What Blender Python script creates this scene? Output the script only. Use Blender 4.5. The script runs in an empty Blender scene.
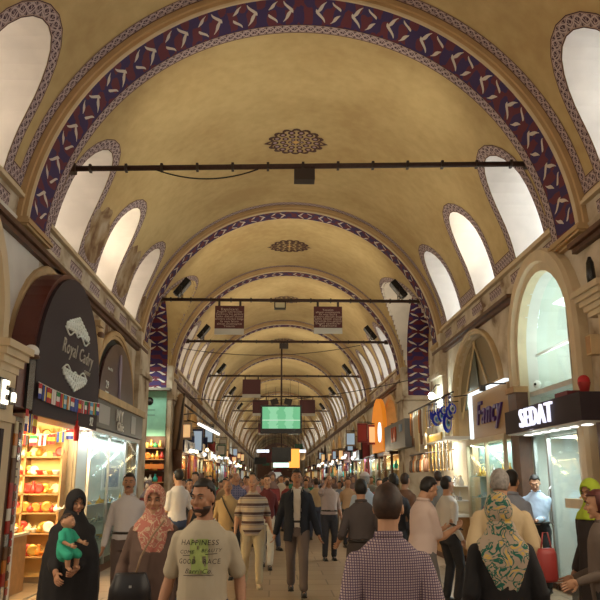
import bpy, bmesh, math, random
from mathutils import Vector, Matrix
from mathutils.geometry import delaunay_2d_cdt
R = random.Random(7)
PI = math.pi
sc = bpy.context.scene
# ------------------------------------------------------------------ camera, world, exposure
cam_d = bpy.data.cameras.new('camera'); cam = bpy.data.objects.new('camera', cam_d); sc.collection.objects.link(cam)
cam_d.sensor_width = 36; cam_d.lens = 36 * 720 / 600; cam_d.clip_end = 400
cam.location = (-.4, 0, 1.65)
cam.rotation_euler = (math.radians(90 + 14), 0, math.radians(-1.93))
sc.camera = cam
w = bpy.data.worlds.new('world'); sc.world = w; w.use_nodes = True
bg = w.node_tree.nodes['Background']; bg.inputs[0].default_value = (1, .86, .68, 1); bg.inputs[1].default_value = .42
sc.view_settings.view_transform = 'Standard'; sc.view_settings.look = 'None'
sc.view_settings.exposure = 0.0; sc.view_settings.gamma = 1; sc.view_settings.use_curve_mapping = False

def area_light(name, loc, aim, size, power, color=(1, .8, .5), size_y=None, spread=180):
    d = bpy.data.lights.new(name, 'AREA'); d.energy = power; d.color = color; d.size = size
    if size_y: d.shape = 'RECTANGLE'; d.size_y = size_y
    d.spread = math.radians(spread)
    o = bpy.data.objects.new(name, d); sc.collection.objects.link(o)
    o.location = loc; o.rotation_euler = (Vector(aim) - Vector(loc)).to_track_quat('-Z', 'Y').to_euler()
    return o
def point_light(name, loc, power, color=(1, .8, .5), r=.1):
    d = bpy.data.lights.new(name, 'POINT'); d.energy = power; d.color = color; d.shadow_soft_size = r
    o = bpy.data.objects.new(name, d); sc.collection.objects.link(o); o.location = loc
    return o
FLOOD_POWER = 30; FLOOD_COL = (1, .86, .64)
SHOP_POWER = 1.0
# ------------------------------------------------------------------ materials
MATS = {}
def mat(name, col, rough=.7, metal=0, emit=0, var=0, scale=6, bump=0, col2=None, trans=0):
    if name in MATS: return MATS[name]
    m = bpy.data.materials.new(name); m.use_nodes = True; MATS[name] = m
    nt = m.node_tree; b = nt.nodes['Principled BSDF']
    c = (*col, 1); b.inputs['Base Color'].default_value = c
    b.inputs['Roughness'].default_value = rough; b.inputs['Metallic'].default_value = metal
    if trans: b.inputs['Transmission Weight'].default_value = trans
    if emit:
        b.inputs['Emission Color'].default_value = c; b.inputs['Emission Strength'].default_value = emit
    if var or bump or col2:
        tc = nt.nodes.new('ShaderNodeTexCoord'); n = nt.nodes.new('ShaderNodeTexNoise')
        n.inputs['Scale'].default_value = scale; n.inputs['Detail'].default_value = 6
        nt.links.new(tc.outputs['Object'], n.inputs['Vector'])
        if var or col2:
            r = nt.nodes.new('ShaderNodeValToRGB'); nt.links.new(n.outputs['Fac'], r.inputs['Fac'])
            r.color_ramp.elements[0].position = .35; r.color_ramp.elements[1].position = .65
            c2 = col2 or tuple(v * (1 - var) for v in col)
            r.color_ramp.elements[0].color = (*c2, 1); r.color_ramp.elements[1].color = c
            nt.links.new(r.outputs['Color'], b.inputs['Base Color'])
        if bump:
            bp = nt.nodes.new('ShaderNodeBump'); bp.inputs['Strength'].default_value = bump; bp.inputs['Distance'].default_value = .02
            nt.links.new(n.outputs['Fac'], bp.inputs['Height']); nt.links.new(bp.outputs['Normal'], b.inputs['Normal'])
    return m
class NT:
    """tiny node-expression helper"""
    def __init__(s, m): s.t = m.node_tree; s.b = s.t.nodes['Principled BSDF']
    def n(s, kind, **kw):
        x = s.t.nodes.new(kind)
        for k, v in kw.items(): setattr(x, k, v)
        return x
    def m(s, op, a, b=0, c=None):
        x = s.n('ShaderNodeMath', operation=op)
        for i, v in enumerate((a, b, c)):
            if v is None: continue
            if isinstance(v, (int, float)): x.inputs[i].default_value = v
            else: s.t.links.new(v, x.inputs[i])
        return x.outputs[0]
    def mix(s, f, a, b):
        x = s.n('ShaderNodeMix', data_type='RGBA')
        if isinstance(f, (int, float)): x.inputs[0].default_value = f
        else: s.t.links.new(f, x.inputs[0])
        for i, v in ((6, a), (7, b)):
            if isinstance(v, tuple): x.inputs[i].default_value = (*v, 1)
            else: s.t.links.new(v, x.inputs[i])
        return x.outputs[2]
    def uv(s):
        u = s.n('ShaderNodeTexCoord'); x = s.n('ShaderNodeSeparateXYZ'); s.t.links.new(u.outputs['UV'], x.inputs[0])
        return x.outputs[0], x.outputs[1], u.outputs['UV']
    def obj(s):
        u = s.n('ShaderNodeTexCoord'); x = s.n('ShaderNodeSeparateXYZ'); s.t.links.new(u.outputs['Object'], x.inputs[0])
        return x.outputs[0], x.outputs[1], x.outputs[2], u.outputs['Object']
    def col(s, c): s.t.links.new(c, s.b.inputs['Base Color'])
def newm(name, rough=.7):
    m = bpy.data.materials.new(name); m.use_nodes = True; MATS[name] = m
    m.node_tree.nodes['Principled BSDF'].inputs['Roughness'].default_value = rough
    return m, NT(m)

OCHRE = (.57, .40, .175)
vault_m, h = newm('vault_plaster', .8)
_, _, _, oc = h.obj()
n1 = h.n('ShaderNodeTexNoise'); n1.inputs['Scale'].default_value = .55; n1.inputs['Detail'].default_value = 5; h.t.links.new(oc, n1.inputs['Vector'])
n2 = h.n('ShaderNodeTexNoise'); n2.inputs['Scale'].default_value = 5; n2.inputs['Detail'].default_value = 8; h.t.links.new(oc, n2.inputs['Vector'])
f = h.m('ADD', h.m('MULTIPLY', n1.outputs[0], .7), h.m('MULTIPLY', n2.outputs[0], .3))
rr = h.n('ShaderNodeValToRGB'); rr.color_ramp.elements[0].position = .36; rr.color_ramp.elements[1].position = .62
rr.color_ramp.elements[0].color = (.45, .32, .14, 1); rr.color_ramp.elements[1].color = (.60, .465, .225, 1)
h.t.links.new(f, rr.inputs[0]); h.col(rr.outputs[0])
# arabesque border strip: u in metres along, v 0..1 across
border_m, h = newm('border_pattern', .8)
u, v, _ = h.uv()
vc = h.m('SUBTRACT', v, .5)
def wave(amp, per, ph, wd):
    s_ = h.m('MULTIPLY', h.m('SINE', h.m('ADD', h.m('MULTIPLY', u, 2 * PI / per), ph)), amp)
    return h.m('LESS_THAN', h.m('ABSOLUTE', h.m('SUBTRACT', vc, s_)), wd)
line = h.m('MAXIMUM', h.m('MAXIMUM', wave(.30, .26, 0, .075), wave(-.30, .26, 0, .075)), h.m('MAXIMUM', wave(.13, .13, 1.2, .045), h.m('MAXIMUM', wave(.40, .13, 0, .05), wave(-.40, .13, 0, .05))))
inside = h.m('LESS_THAN', h.m('ABSOLUTE', h.m('SUBTRACT', v, .5)), .38)
edge = h.m('GREATER_THAN', h.m('ABSOLUTE', h.m('SUBTRACT', v, .5)), .455)
c = h.mix(h.m('MULTIPLY', line, inside), (.06, .025, .045), (.50, .40, .40))
midl = h.m('MULTIPLY', h.m('GREATER_THAN', h.m('ABSOLUTE', h.m('SUBTRACT', v, .5)), .38), h.m('LESS_THAN', h.m('ABSOLUTE', h.m('SUBTRACT', v, .5)), .43))
c = h.mix(midl, c, (.42, .30, .24)); c = h.mix(edge, c, (.06, .02, .035)); h.col(c)
# soffit ground: navy with curling red tulips
soffit_m, h = newm('soffit_navy_red', .7)
u, v, uvv = h.uv()
vo = h.n('ShaderNodeTexVoronoi'); vo.inputs['Scale'].default_value = 1
mp = h.n('ShaderNodeMapping'); mp.inputs['Scale'].default_value = (8.5, 5.2, 1); h.t.links.new(uvv, mp.inputs['Vector'])
nz = h.n('ShaderNodeTexNoise'); nz.inputs['Scale'].default_value = 1.3; h.t.links.new(mp.outputs[0], nz.inputs['Vector'])
ad = h.n('ShaderNodeVectorMath', operation='ADD'); h.t.links.new(mp.outputs[0], ad.inputs[0]); h.t.links.new(nz.outputs['Color'], ad.inputs[1])
h.t.links.new(ad.outputs[0], vo.inputs['Vector'])
s1 = h.m('SINE', h.m('MULTIPLY', u, 4 * PI / .60)); s2 = h.m('COSINE', h.m('MULTIPLY', v, 4 * PI))
red = h.m('GREATER_THAN', h.m('ADD', h.m('MULTIPLY', s1, s2), h.m('MULTIPLY', h.m('SUBTRACT', .5, vo.outputs['Distance']), 1.2)), .05)
c = h.mix(red, (.030, .010, .090), (.12, .012, .030)); h.col(c)
cream = mat('cream_stone', (.60, .45, .26), .75, var=.22, scale=3)
cream_l = mat('light_cream', (.66, .54, .36), .7, var=.12, scale=3)
mould = mat('rib_moulding', (.50, .34, .17), .7, var=.15, scale=3)
bird_m = mat('white_leaf_paint', (.62, .56, .50), .7)
gold_l = mat('gold_line', (.55, .38, .2), .6)
white_pl = mat('white_plaster', (.72, .70, .66), .8, var=.12, scale=2)
reveal_m = mat('reveal_plaster', (.78, .73, .66), .85, var=.16, scale=1.6)
wall_m, h = newm('aged_wall', .85)
_, _, _, oc = h.obj()
n1 = h.n('ShaderNodeTexNoise'); n1.inputs['Scale'].default_value = 1.6; n1.inputs['Detail'].default_value = 9; n1.inputs['Distortion'].default_value = .35; h.t.links.new(oc, n1.inputs['Vector'])
rr = h.n('ShaderNodeValToRGB'); cr = rr.color_ramp
cr.elements[0].position = .33; cr.elements[0].color = (.16, .09, .05, 1); cr.elements[1].position = .62; cr.elements[1].color = (.62, .55, .44, 1)
e = cr.elements.new(.39); e.color = (.36, .28, .19, 1); e = cr.elements.new(.48); e.color = (.50, .42, .31, 1)
h.t.links.new(n1.outputs[0], rr.inputs[0]); h.col(rr.outputs[0])
floor_m, h = newm('stone_floor', .45)
_, _, _, oc = h.obj()
br = h.n('ShaderNodeTexBrick'); br.inputs['Scale'].default_value = 1; br.inputs['Brick Width'].default_value = .95; br.inputs['Row Height'].default_value = .62
br.inputs['Mortar Size'].default_value = .012; br.inputs['Color1'].default_value = (.38, .27, .17, 1); br.inputs['Color2'].default_value = (.30, .215, .14, 1); br.inputs['Mortar'].default_value = (.12, .08, .05, 1)
h.t.links.new(oc, br.inputs['Vector'])
n1 = h.n('ShaderNodeTexNoise'); n1.inputs['Scale'].default_value = 2.5; n1.inputs['Detail'].default_value = 7; h.t.links.new(oc, n1.inputs['Vector'])
c = h.mix(h.m('MULTIPLY', n1.outputs[0], .5), br.outputs[0], (.20, .135, .085)); h.col(c)
brown = mat('brown_wood', (.12, .05, .025), .5, var=.3, scale=8)
dark = mat('dark_metal', (.035, .022, .018), .5)
rust = mat('rusty_iron', (.06, .028, .02), .6, var=.3, scale=20)
black = mat('black_gloss', (.012, .012, .012), .25)
blackm = mat('black_matt', (.02, .018, .018), .8)
plum = mat('plum_board', (.030, .018, .026), .75)
redbrown = mat('redbrown_board', (.10, .025, .018), .4)
silver = mat('silver_paint', (.82, .90, .90), .5)
steel = mat('steel', (.5, .5, .5), .3, metal=.8)
white = mat('white', (.8, .8, .78), .5)
glow_w = mat('lit_white', (1, .97, .92), emit=1.8)
glow_warm = mat('lit_warm', (1, .72, .35), emit=5)
glow_cool = mat('lit_cool', (.80, .92, 1), emit=1.3)
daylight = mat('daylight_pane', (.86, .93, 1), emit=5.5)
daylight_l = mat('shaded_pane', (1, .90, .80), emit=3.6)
mint = mat('mint_wall', (.30, .66, .50), .7, var=.1)
wood_l = mat('light_wood', (.45, .24, .09), .5, var=.2, scale=8)
glass_m, h = newm('shop_glass', .02)
h.b.inputs['Base Color'].default_value = (.78, .93, .90, 1)
tb = h.n('ShaderNodeBsdfTransparent'); tb.inputs[0].default_value = (.92, .97, .95, 1)
gb = h.n('ShaderNodeBsdfGlossy'); gb.inputs['Roughness'].default_value = .03
ms = h.n('ShaderNodeMixShader'); ms.inputs[0].default_value = .10
h.t.links.new(tb.outputs[0], ms.inputs[1]); h.t.links.new(gb.outputs[0], ms.inputs[2])
h.t.links.new(ms.outputs[0], h.t.nodes['Material Output'].inputs[0])
def cm(name, c, rough=.6, **k): return mat(name, c, rough, **k)

# ------------------------------------------------------------------ mesh helpers
def NB(): return bmesh.new()
def bx(bm, x0, x1, y0, y1, z0, z1, mi=0):
    vs = [bm.verts.new((x, y, z)) for x in (x0, x1) for y in (y0, y1) for z in (z0, z1)]
    for q in ((0, 1, 3, 2), (4, 6, 7, 5), (0, 4, 5, 1), (2, 3, 7, 6), (0, 2, 6, 4), (1, 5, 7, 3)):
        bm.faces.new([vs[i] for i in q]).material_index = mi
def obox(bm, M, sx, sy, sz, mi=0):
    vs = [bm.verts.new(M @ Vector((x * sx / 2, y * sy / 2, z * sz / 2))) for x in (-1, 1) for y in (-1, 1) for z in (-1, 1)]
    for q in ((0, 1, 3, 2), (4, 6, 7, 5), (0, 4, 5, 1), (2, 3, 7, 6), (0, 2, 6, 4), (1, 5, 7, 3)):
        bm.faces.new([vs[i] for i in q]).material_index = mi
def rings(bm, rs, cap=True, mi=0, closed=True, smooth=True):
    """rs: list of lists of points, lofted"""
    vr = [[bm.verts.new(p) for p in r] for r in rs]
    n = len(vr[0])
    for a, b in zip(vr, vr[1:]):
        for i in range(n if closed else n - 1):
            j = (i + 1) % n
            f = bm.faces.new((a[i], a[j], b[j], b[i])); f.material_index = mi; f.smooth = smooth
    if cap and closed:
        for r, rev in ((vr[0], True), (vr[-1], False)):
            f = bm.faces.new(list(reversed(r)) if rev else r); f.material_index = mi
    return vr
def tube(bm, pts, r, n=8, mi=0, caps=True):
    pts = [Vector(p) for p in pts]; rs = r if isinstance(r, (list, tuple)) else [r] * len(pts)
    out = []; up = None
    for i, p in enumerate(pts):
        d = (pts[min(i + 1, len(pts) - 1)] - pts[max(i - 1, 0)]).normalized()
        if up is None:
            up = Vector((0, 0, 1)) if abs(d.z) < .9 else Vector((1, 0, 0))
        s = d.cross(up).normalized(); t = s.cross(d).normalized(); up = t
        rr_ = rs[i]; rx, ry = rr_ if isinstance(rr_, (list, tuple)) else (rr_, rr_)
        out.append([p + s * rx * math.cos(2 * PI * k / n) + t * ry * math.sin(2 * PI * k / n) for k in range(n)])
    rings(bm, out, caps, mi)
def lathe(bm, prof, c=(0, 0, 0), n=16, mi=0, ang=2 * PI, sx=1, sy=1):
    rings(bm, [[Vector((c[0] + r * sx * math.cos(ang * k / n), c[1] + r * sy * math.sin(ang * k / n), c[2] + z)) for k in range(n)] for r, z in prof], True, mi)
def ball(bm, c, r, n=12, mi=0, sc_=(1, 1, 1), M=None):
    T = Matrix.Translation(c) @ (M or Matrix()) @ Matrix.Diagonal((r * sc_[0], r * sc_[1], r * sc_[2], 1))
    g = bmesh.ops.create_uvsphere(bm, u_segments=n, v_segments=max(4, n * 2 // 3), radius=1, matrix=T)
    for v_ in g['verts']:
        for f_ in v_.link_faces: f_.material_index = mi; f_.smooth = True
def extr(bm, poly, M, d, mi=0):
    """extrude 2-D polygon (CCW) by d along +Z of M"""
    a = [bm.verts.new(M @ Vector((x, y, 0))) for x, y in poly]; b = [bm.verts.new(M @ Vector((x, y, d))) for x, y in poly]
    n = len(poly)
    bm.faces.new(b).material_index = mi; bm.faces.new(list(reversed(a))).material_index = mi
    for i in range(n):
        j = (i + 1) % n; bm.faces.new((a[i], a[j], b[j], b[i])).material_index = mi
def mkmesh(name, bm, mats, fix=True):
    if fix: bmesh.ops.recalc_face_normals(bm, faces=bm.faces)
    me = bpy.data.meshes.new(name); bm.to_mesh(me); bm.free()
    for m in (mats if isinstance(mats, (list, tuple)) else [mats]): me.materials.append(m)
    return me
def obj(name, bm, mats, parent=None, loc=None, fix=True, smooth=None):
    me = bm if isinstance(bm, bpy.types.Mesh) else mkmesh(name, bm, mats, fix)
    o = bpy.data.objects.new(name, me); sc.collection.objects.link(o)
    if parent: o.parent = parent
    if loc is not None: o.location = loc
    return o
def struct(name, bm, mats, fix=True):
    o = obj(name, bm, mats, fix=fix); o['kind'] = 'structure'; return o
def tag(o, label, cat, group=None, kind=None):
    o['label'] = label; o['category'] = cat
    if group: o['group'] = group
    if kind: o['kind'] = kind
    return o
def thing(name, label, cat, loc=(0, 0, 0), rz=0, group=None):
    o = bpy.data.objects.new(name, None); sc.collection.objects.link(o); o.empty_display_size = .1
    o.location = loc; o.rotation_euler = (0, 0, rz)
    return tag(o, label, cat, group)
def link(o): sc.collection.objects.link(o)
def copy_tree(o, parent=None):
    c = o.copy(); link(c)
    if parent: c.parent = parent
    for ch in list(o.children): copy_tree(ch, c)
    return c
FACE = {'L': Matrix(((0, 0, 1, 0), (1, 0, 0, 0), (0, 1, 0, 0), (0, 0, 0, 1))),      # text on left wall, facing +x
        'R': Matrix(((0, 0, -1, 0), (-1, 0, 0, 0), (0, 1, 0, 0), (0, 0, 0, 1))),    # on right wall, facing -x
        'F': Matrix(((1, 0, 0, 0), (0, 0, -1, 0), (0, 1, 0, 0), (0, 0, 0, 1)))}     # facing the camera, -y
def text_mesh(body, size, ext=.01, shear=0, bold=0, sx=1):
    c = bpy.data.curves.new('t', 'FONT'); c.body = body; c.size = size; c.extrude = ext; c.shear = shear; c.offset = bold
    c.align_x = 'CENTER'; c.align_y = 'CENTER'; c.resolution_u = 2; c.space_character = 1.12
    o = bpy.data.objects.new('t', c); link(o)
    dg = bpy.context.evaluated_depsgraph_get(); dg.update()
    me = bpy.data.meshes.new_from_object(o.evaluated_get(dg))
    bpy.data.objects.remove(o); me.materials.clear()
    if sx != 1: me.transform(Matrix.Diagonal((sx, 1, 1, 1)))
    return me
def text(name, body, size, m, face, loc, parent=None, ext=.01, shear=0, bold=0, sx=1):
    me = text_mesh(body, size, ext, shear, bold, sx)
    me.transform(Matrix.Translation(loc) @ FACE[face]); me.materials.append(m); me.name = name
    o = bpy.data.objects.new(name, me); link(o)
    if parent: o.parent = parent
    return o

# ------------------------------------------------------------------ vault: cross-section is a half circle, s = angle from horizontal * RV
RV, Z0 = 3.98, 4.9
S_CR = RV * PI / 2
def vmap(side, off=0.0):
    def f(y, s):
        a = s / RV
        return Vector((side * (RV - off) * math.cos(a), y, Z0 + (RV - off) * math.sin(a)))
    return f
def s_of_z(z): return RV * math.asin(max(-1, min(1, (z - Z0) / RV)))
def inpoly(x, y, P):
    c = False; n = len(P)
    for i in range(n):
        (x1, y1), (x2, y2) = P[i], P[i - 1]
        if (y1 > y) != (y2 > y) and x < (x2 - x1) * (y - y1) / (y2 - y1) + x1: c = not c
    return c
def densify(P, step=.25):
    out = []
    for i in range(len(P)):
        a, b = P[i], P[(i + 1) % len(P)]; n = max(1, int(math.hypot(b[0] - a[0], b[1] - a[1]) / step))
        for k in range(n): out.append((a[0] + (b[0] - a[0]) * k / n, a[1] + (b[1] - a[1]) * k / n))
    return out
def holed(bm, outer, holes, f, step=.22, mi=0, smooth=True):
    """surface over polygon 'outer' minus holes, mapped by f(a,b)"""
    outer = densify(outer, step); vs = list(outer); edges = [(i, (i + 1) % len(outer)) for i in range(len(outer))]
    for H in holes:
        k = len(vs); vs += H; edges += [(k + i, k + (i + 1) % len(H)) for i in range(len(H))]
    a0 = min(p[0] for p in outer); a1 = max(p[0] for p in outer); b0 = min(p[1] for p in outer); b1 = max(p[1] for p in outer)
    na = max(1, int((a1 - a0) / step)); nb = max(1, int((b1 - b0) / step))
    for i in range(1, na):
        for j in range(1, nb):
            p = (a0 + (a1 - a0) * i / na, b0 + (b1 - b0) * j / nb)
            if inpoly(*p, outer) and not any(inpoly(*p, H) for H in holes): vs.append(p)
    V, E_, F_, *_ = delaunay_2d_cdt([Vector(p) for p in vs], edges, [], 0, 1e-5)
    bv = [bm.verts.new(f(p[0], p[1])) for p in V]
    for t in F_:
        cx = sum(V[i][0] for i in t) / 3; cy = sum(V[i][1] for i in t) / 3
        if not inpoly(cx, cy, outer) or any(inpoly(cx, cy, H) for H in holes): continue
        try: fc = bm.faces.new([bv[i] for i in t]); fc.smooth = smooth; fc.material_index = mi
        except ValueError: pass
    for v_ in [v_ for v_ in bm.verts if not v_.link_faces]: bm.verts.remove(v_)
def arch_yz(yc, hw, zb, zs, zt, n=12):
    """arch outline in (y,z): bottom zb, spring zs, top zt"""
    P = [(yc - hw, zb), (yc + hw, zb)]
    for k in range(n + 1):
        a = PI * k / n; P.append((yc + hw * math.cos(a), zs + (zt - zs) * math.sin(a)))
    return P
def win_poly(yc, hw, zb=5.54, zt=7.15, off=0):
    P = arch_yz(yc, hw + off, zb - off, 6.35, zt)
    n = len(P); out = []
    for y, z in densify(P, .2):
        out.append((y, s_of_z(z) + (off if z > zt - .02 and off else 0)))
    return out
def strip(bm, path, wd, f, uvl, mi=0, side=1, step=.12):
    """ribbon along open (a,b) path, offset to one side by wd, mapped by f; uv: u metres, v across"""
    P = [path[0]]
    for p in path[1:]:
        a = P[-1]; n = max(1, int(math.hypot(p[0] - a[0], p[1] - a[1]) / step))
        for k in range(1, n + 1): P.append((a[0] + (p[0] - a[0]) * k / n, a[1] + (p[1] - a[1]) * k / n))
    N = []
    for i in range(len(P)):
        a = P[max(0, i - 1)]; b = P[min(len(P) - 1, i + 1)]; dx, dy = b[0] - a[0], b[1] - a[1]; l = math.hypot(dx, dy) or 1
        k = 1.0
        if 0 < i < len(P) - 1:
            d1 = Vector((P[i][0] - P[i - 1][0], P[i][1] - P[i - 1][1])).normalized(); d2 = Vector((P[i + 1][0] - P[i][0], P[i + 1][1] - P[i][1])).normalized()
            k = 1 / max(.6, math.cos(d1.angle(d2, 0) / 2))
        N.append((-dy / l * side * k, dx / l * side * k))
    u = 0; prev = None
    for i, p in enumerate(P):
        if i: u += math.hypot(p[0] - P[i - 1][0], p[1] - P[i - 1][1])
        q = (p[0] + N[i][0] * wd, p[1] + N[i][1] * wd)
        cur = (bm.verts.new(f(*p)), bm.verts.new(f(*q)), u)
        if prev:
            fc = bm.faces.new((prev[0], cur[0], cur[1], prev[1])); fc.material_index = mi; fc.smooth = True
            for lp, uv in zip(fc.loops, ((prev[2], 0), (cur[2], 0), (cur[2], 1), (prev[2], 1))): lp[uvl].uv = uv
        prev = cur

RIBS = [(.6, 1.25), (9.36, 10.34), (18.3, 18.98), (24.15, 24.8), (33, 33.65), (42.2, 42.85), (51.6, 52.25), (61, 61.65), (70.4, 71.05), (79.8, 80.45), (89.2, 89.85), (98.6, 99.25), (108, 108.65), (117.4, 118.05), (126.8, 127.45), (136.2, 136.85), (145.6, 146.25)]
BAYS = [(RIBS[i][1], RIBS[i + 1][0]) for i in range(len(RIBS) - 1)]
END_Y = RIBS[-1][1]
XC = (18.98 + 24.15) / 2   # crossing centre
tr = [0]
def trim(bm, mats, fix=True):
    tr[0] += 1; return struct('trim_%d' % tr[0], bm, mats, fix)
wn = [0]
# ---- ceiling bays
for bi, (ya, yb) in enumerate(BAYS):
    cross = bi == 2
    bm = NB(); bb = NB(); uvl = bb.loops.layers.uv.new('UVMap'); rv = NB()
    mid = (ya + yb) / 2; near = bi < 7
    if cross:
        centers = []
    else:
        centers = [mid - 2.7, mid, mid + 2.7]; HW = .70
        if bi >= 3: centers = [mid + (yb - ya - .5) * q for q in (-.375, -.125, .125, .375)]; HW = .56
    for side in (-1, 1):
        holes = []
        if cross:
            P = [(y, z) for y, z in arch_yz(XC, 2.15, 5.0, 5.35, 7.55, 20)]
            holes.append([(y, s_of_z(z)) for y, z in densify(P, .2)])
        for c_ in centers: holes.append(win_poly(c_, HW))
        holed(bm, [(ya, 0.15), (yb, 0.15), (yb, S_CR), (ya, S_CR)], holes, vmap(side), .3)
        # reveals
        for H in holes:
            pts = [vmap(side)(*p) for p in H]
            if cross:
                continue
            vr = []
            xo = side * 5.5
            rings(rv, [pts, [Vector((xo, p.y, p.z)) for p in pts]], cap=False, smooth=False)
        # borders
        f = vmap(side, .008); bw = .21
        if not cross:
            if near:
                zb = s_of_z(5.54)
                for k, c_ in enumerate(centers):
                    H = win_poly(c_, HW)
                    # path up one side, over, down the other: start bottom right corner
                    i0 = next(i for i, p in enumerate(H) if p[0] >= c_ + HW - .001)
                    path = H[i0:]; path = path + [H[0]]
                    strip(bb, path, bw, f, uvl, side=-1)
                # base zig between windows and ends
                ends = [ya + .02] + [x for c_ in centers for x in (c_ - HW, c_ + HW)] + [yb - .02]
                for k in range(0, len(ends), 2):
                    a_, b_ = ends[k], ends[k + 1]
                    a2 = a_ + (bw if k else 0); b2 = b_ - (bw if k + 2 < len(ends) else 0)
                    if b2 - a2 > .1: strip(bb, [(a2, zb), (b2, zb)], bw, f, uvl, side=1)
            for yy, sd in ((ya + .01, -1), (yb - .01, 1)):
                strip(bb, [(yy, s_of_z(5.72)), (yy, S_CR)], .19, f, uvl, side=sd, step=.2)
        else:
            P = [(y, s_of_z(z)) for y, z in arch_yz(XC, 2.15, 5.0, 5.35, 7.55, 24)][2:]
            strip(bb, P, .2, f, uvl, side=-1)
            for yy, sd in ((ya + .01, -1), (yb - .01, 1)):
                strip(bb, [(yy, s_of_z(5.72)), (yy, S_CR)], .16, f, uvl, side=sd, step=.2)
    struct('ceiling', bm, vault_m, fix=False)
    trim(bb, border_m, fix=False)
    if not cross: trim(rv, reveal_m, fix=False)
    for side in (-1, 1):
        for c_ in centers:
            wn[0] += 1; g = NB(); xa, xb = sorted((side * 5.40, side * 5.44))
            bx(g, xa, xb, c_ - .72, c_ + .72, 5.58, 7.2)
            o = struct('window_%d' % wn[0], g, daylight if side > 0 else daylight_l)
            if near:
                g = NB()
                xg = side * 5.36
                for k in (-.36, 0, .36): bx(g, xg - .015, xg + .015, c_ + k - .012, c_ + k + .012, 5.62, 7.15)
                for k in (6.0, 6.5): bx(g, xg - .015, xg + .015, c_ - .7, c_ + .7, k - .012, k + .012)
                q = obj('glazing_bars', g, white, o); q['kind'] = 'structure'

# ---- ribs
def leaf(bm, f, p0, p1, wd, mi):
    """almond leaf from p0 to p1 in (u,v)"""
    n = 7; dx, dy = p1[0] - p0[0], p1[1] - p0[1]; l = math.hypot(dx, dy); nx, ny = -dy / l, dx / l
    A, B = [], []
    for k in range(n):
        t = k / (n - 1); wv = (wd * math.sin(PI * min(1, t ** .75)) + .004) * math.hypot(dx * .0 + .0 + 1, 0); bend = .012 * math.sin(2 * PI * t)
        cx, cy = p0[0] + dx * t + nx * bend, p0[1] + dy * t + ny * bend
        A.append(bm.verts.new(f(cx + nx * wv, cy + ny * wv))); B.append(bm.verts.new(f(cx - nx * wv, cy - ny * wv)))
    for k in range(n - 1):
        bm.faces.new((A[k], A[k + 1], B[k + 1], B[k])).material_index = mi
def rib(ya, yb, detail, inner=False):
    bm = NB(); uvl = bm.loops.layers.uv.new('UVMap')
    RS = 3.80; n = 72; a0 = math.radians(3)
    def pt(r, a, y): return Vector((r * math.cos(a), y, Z0 + r * math.sin(a)))
    # cross-section across the rib (y, r, material of the band that follows)
    prof = [(ya, RV + .02, 1), (ya, RS + .10, 2), (ya + .025, RS + .085, 1), (ya + .025, RS + .03, 3), (ya + .045, RS, 3), (ya + .075, RS, 0), (yb - .075, RS, 3), (yb - .045, RS, 3), (yb - .025, RS + .03, 1), (yb - .025, RS + .085, 2), (yb, RS + .10, 1), (yb, RV + .02, 1)]
    grid = []
    for k in range(n + 1):
        a = a0 + (PI - 2 * a0) * k / n
        grid.append([bm.verts.new(pt(r, a, y)) for y, r, _ in prof])
    L = (PI - 2 * a0) * RS
    for k in range(n):
        for j in range(len(prof) - 1):
            fc = bm.faces.new((grid[k][j], grid[k + 1][j], grid[k + 1][j + 1], grid[k][j + 1])); fc.material_index = prof[j][2]; fc.smooth = j == 5
            if j == 5:
                u0 = (k / n - .5) * L; u1 = ((k + 1) / n - .5) * L
                for lp, uv in zip(fc.loops, ((u0, 0), (u1, 0), (u1, .5), (u0, .5))): lp[uvl].uv = uv
    W = yb - ya - .15
    if inner:
        for k in range(n):
            vs_ = [bm.verts.new(pt(RS - .004, a0 + (PI - 2 * a0) * (k + dk) / n, y)) for dk, y in ((0, yb - .26), (1, yb - .26), (1, yb - .04), (0, yb - .04))]
            fc = bm.faces.new(vs_); fc.material_index = 5; fc.smooth = True
            u0 = k / n * L; u1 = (k + 1) / n * L
            for lp, uv in zip(fc.loops, ((u0, 0), (u1, 0), (u1, 1), (u0, 1))): lp[uvl].uv = uv
        W -= .22
    if detail:
        def f(u, v): return pt(RS - .006, PI / 2 - u / RS, ya + .075 + W * (v + .5))
        per = .56; c = int(L / per / 2)
        for sd in (-1, 1):
            for k in range(c + 1):
                u0 = sd * (.16 + k * per)
                if abs(u0 + sd * per) > L / 2: continue
                leaf(bm, f, (u0 + sd * .02, .06), (u0 + sd * .17, -.42), .026, 4)
                leaf(bm, f, (u0 + sd * .02, -.10), (u0 + sd * .17, .42), .026, 4)
                leaf(bm, f, (u0 + sd * .40, .06), (u0 + sd * .26, .44), .026, 4)
                leaf(bm, f, (u0 + sd * .40, -.10), (u0 + sd * .26, -.42), .026, 4)
    trim(bm, [soffit_m, mould, gold_l, cream_l, bird_m, border_m], fix=False)
    # foot mouldings
    for s in (-1, 1):
        bm = NB()
        for (dx, dz, h_) in ((.0, 0, .05), (.03, -.05, .05), (.0, -.09, .04), (-.06, -.13, .04)):
            xa, xb = sorted((s * (3.80 - dx * 1.0 - .02), s * 4.05)); e_ = .03 + dx
            bx(bm, xa, xb, ya - e_, yb + e_, 5.10 + dz - h_ / 2, 5.10 + dz + h_ / 2)
        trim(bm, mould)
for i, (ya, yb) in enumerate(RIBS): rib(ya, yb, i < 8, i == 1)

# ---- floor
bm = NB(); bx(bm, -9, 9, -3, END_Y + 6, -.2, 0); struct('floor', bm, floor_m)
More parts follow.
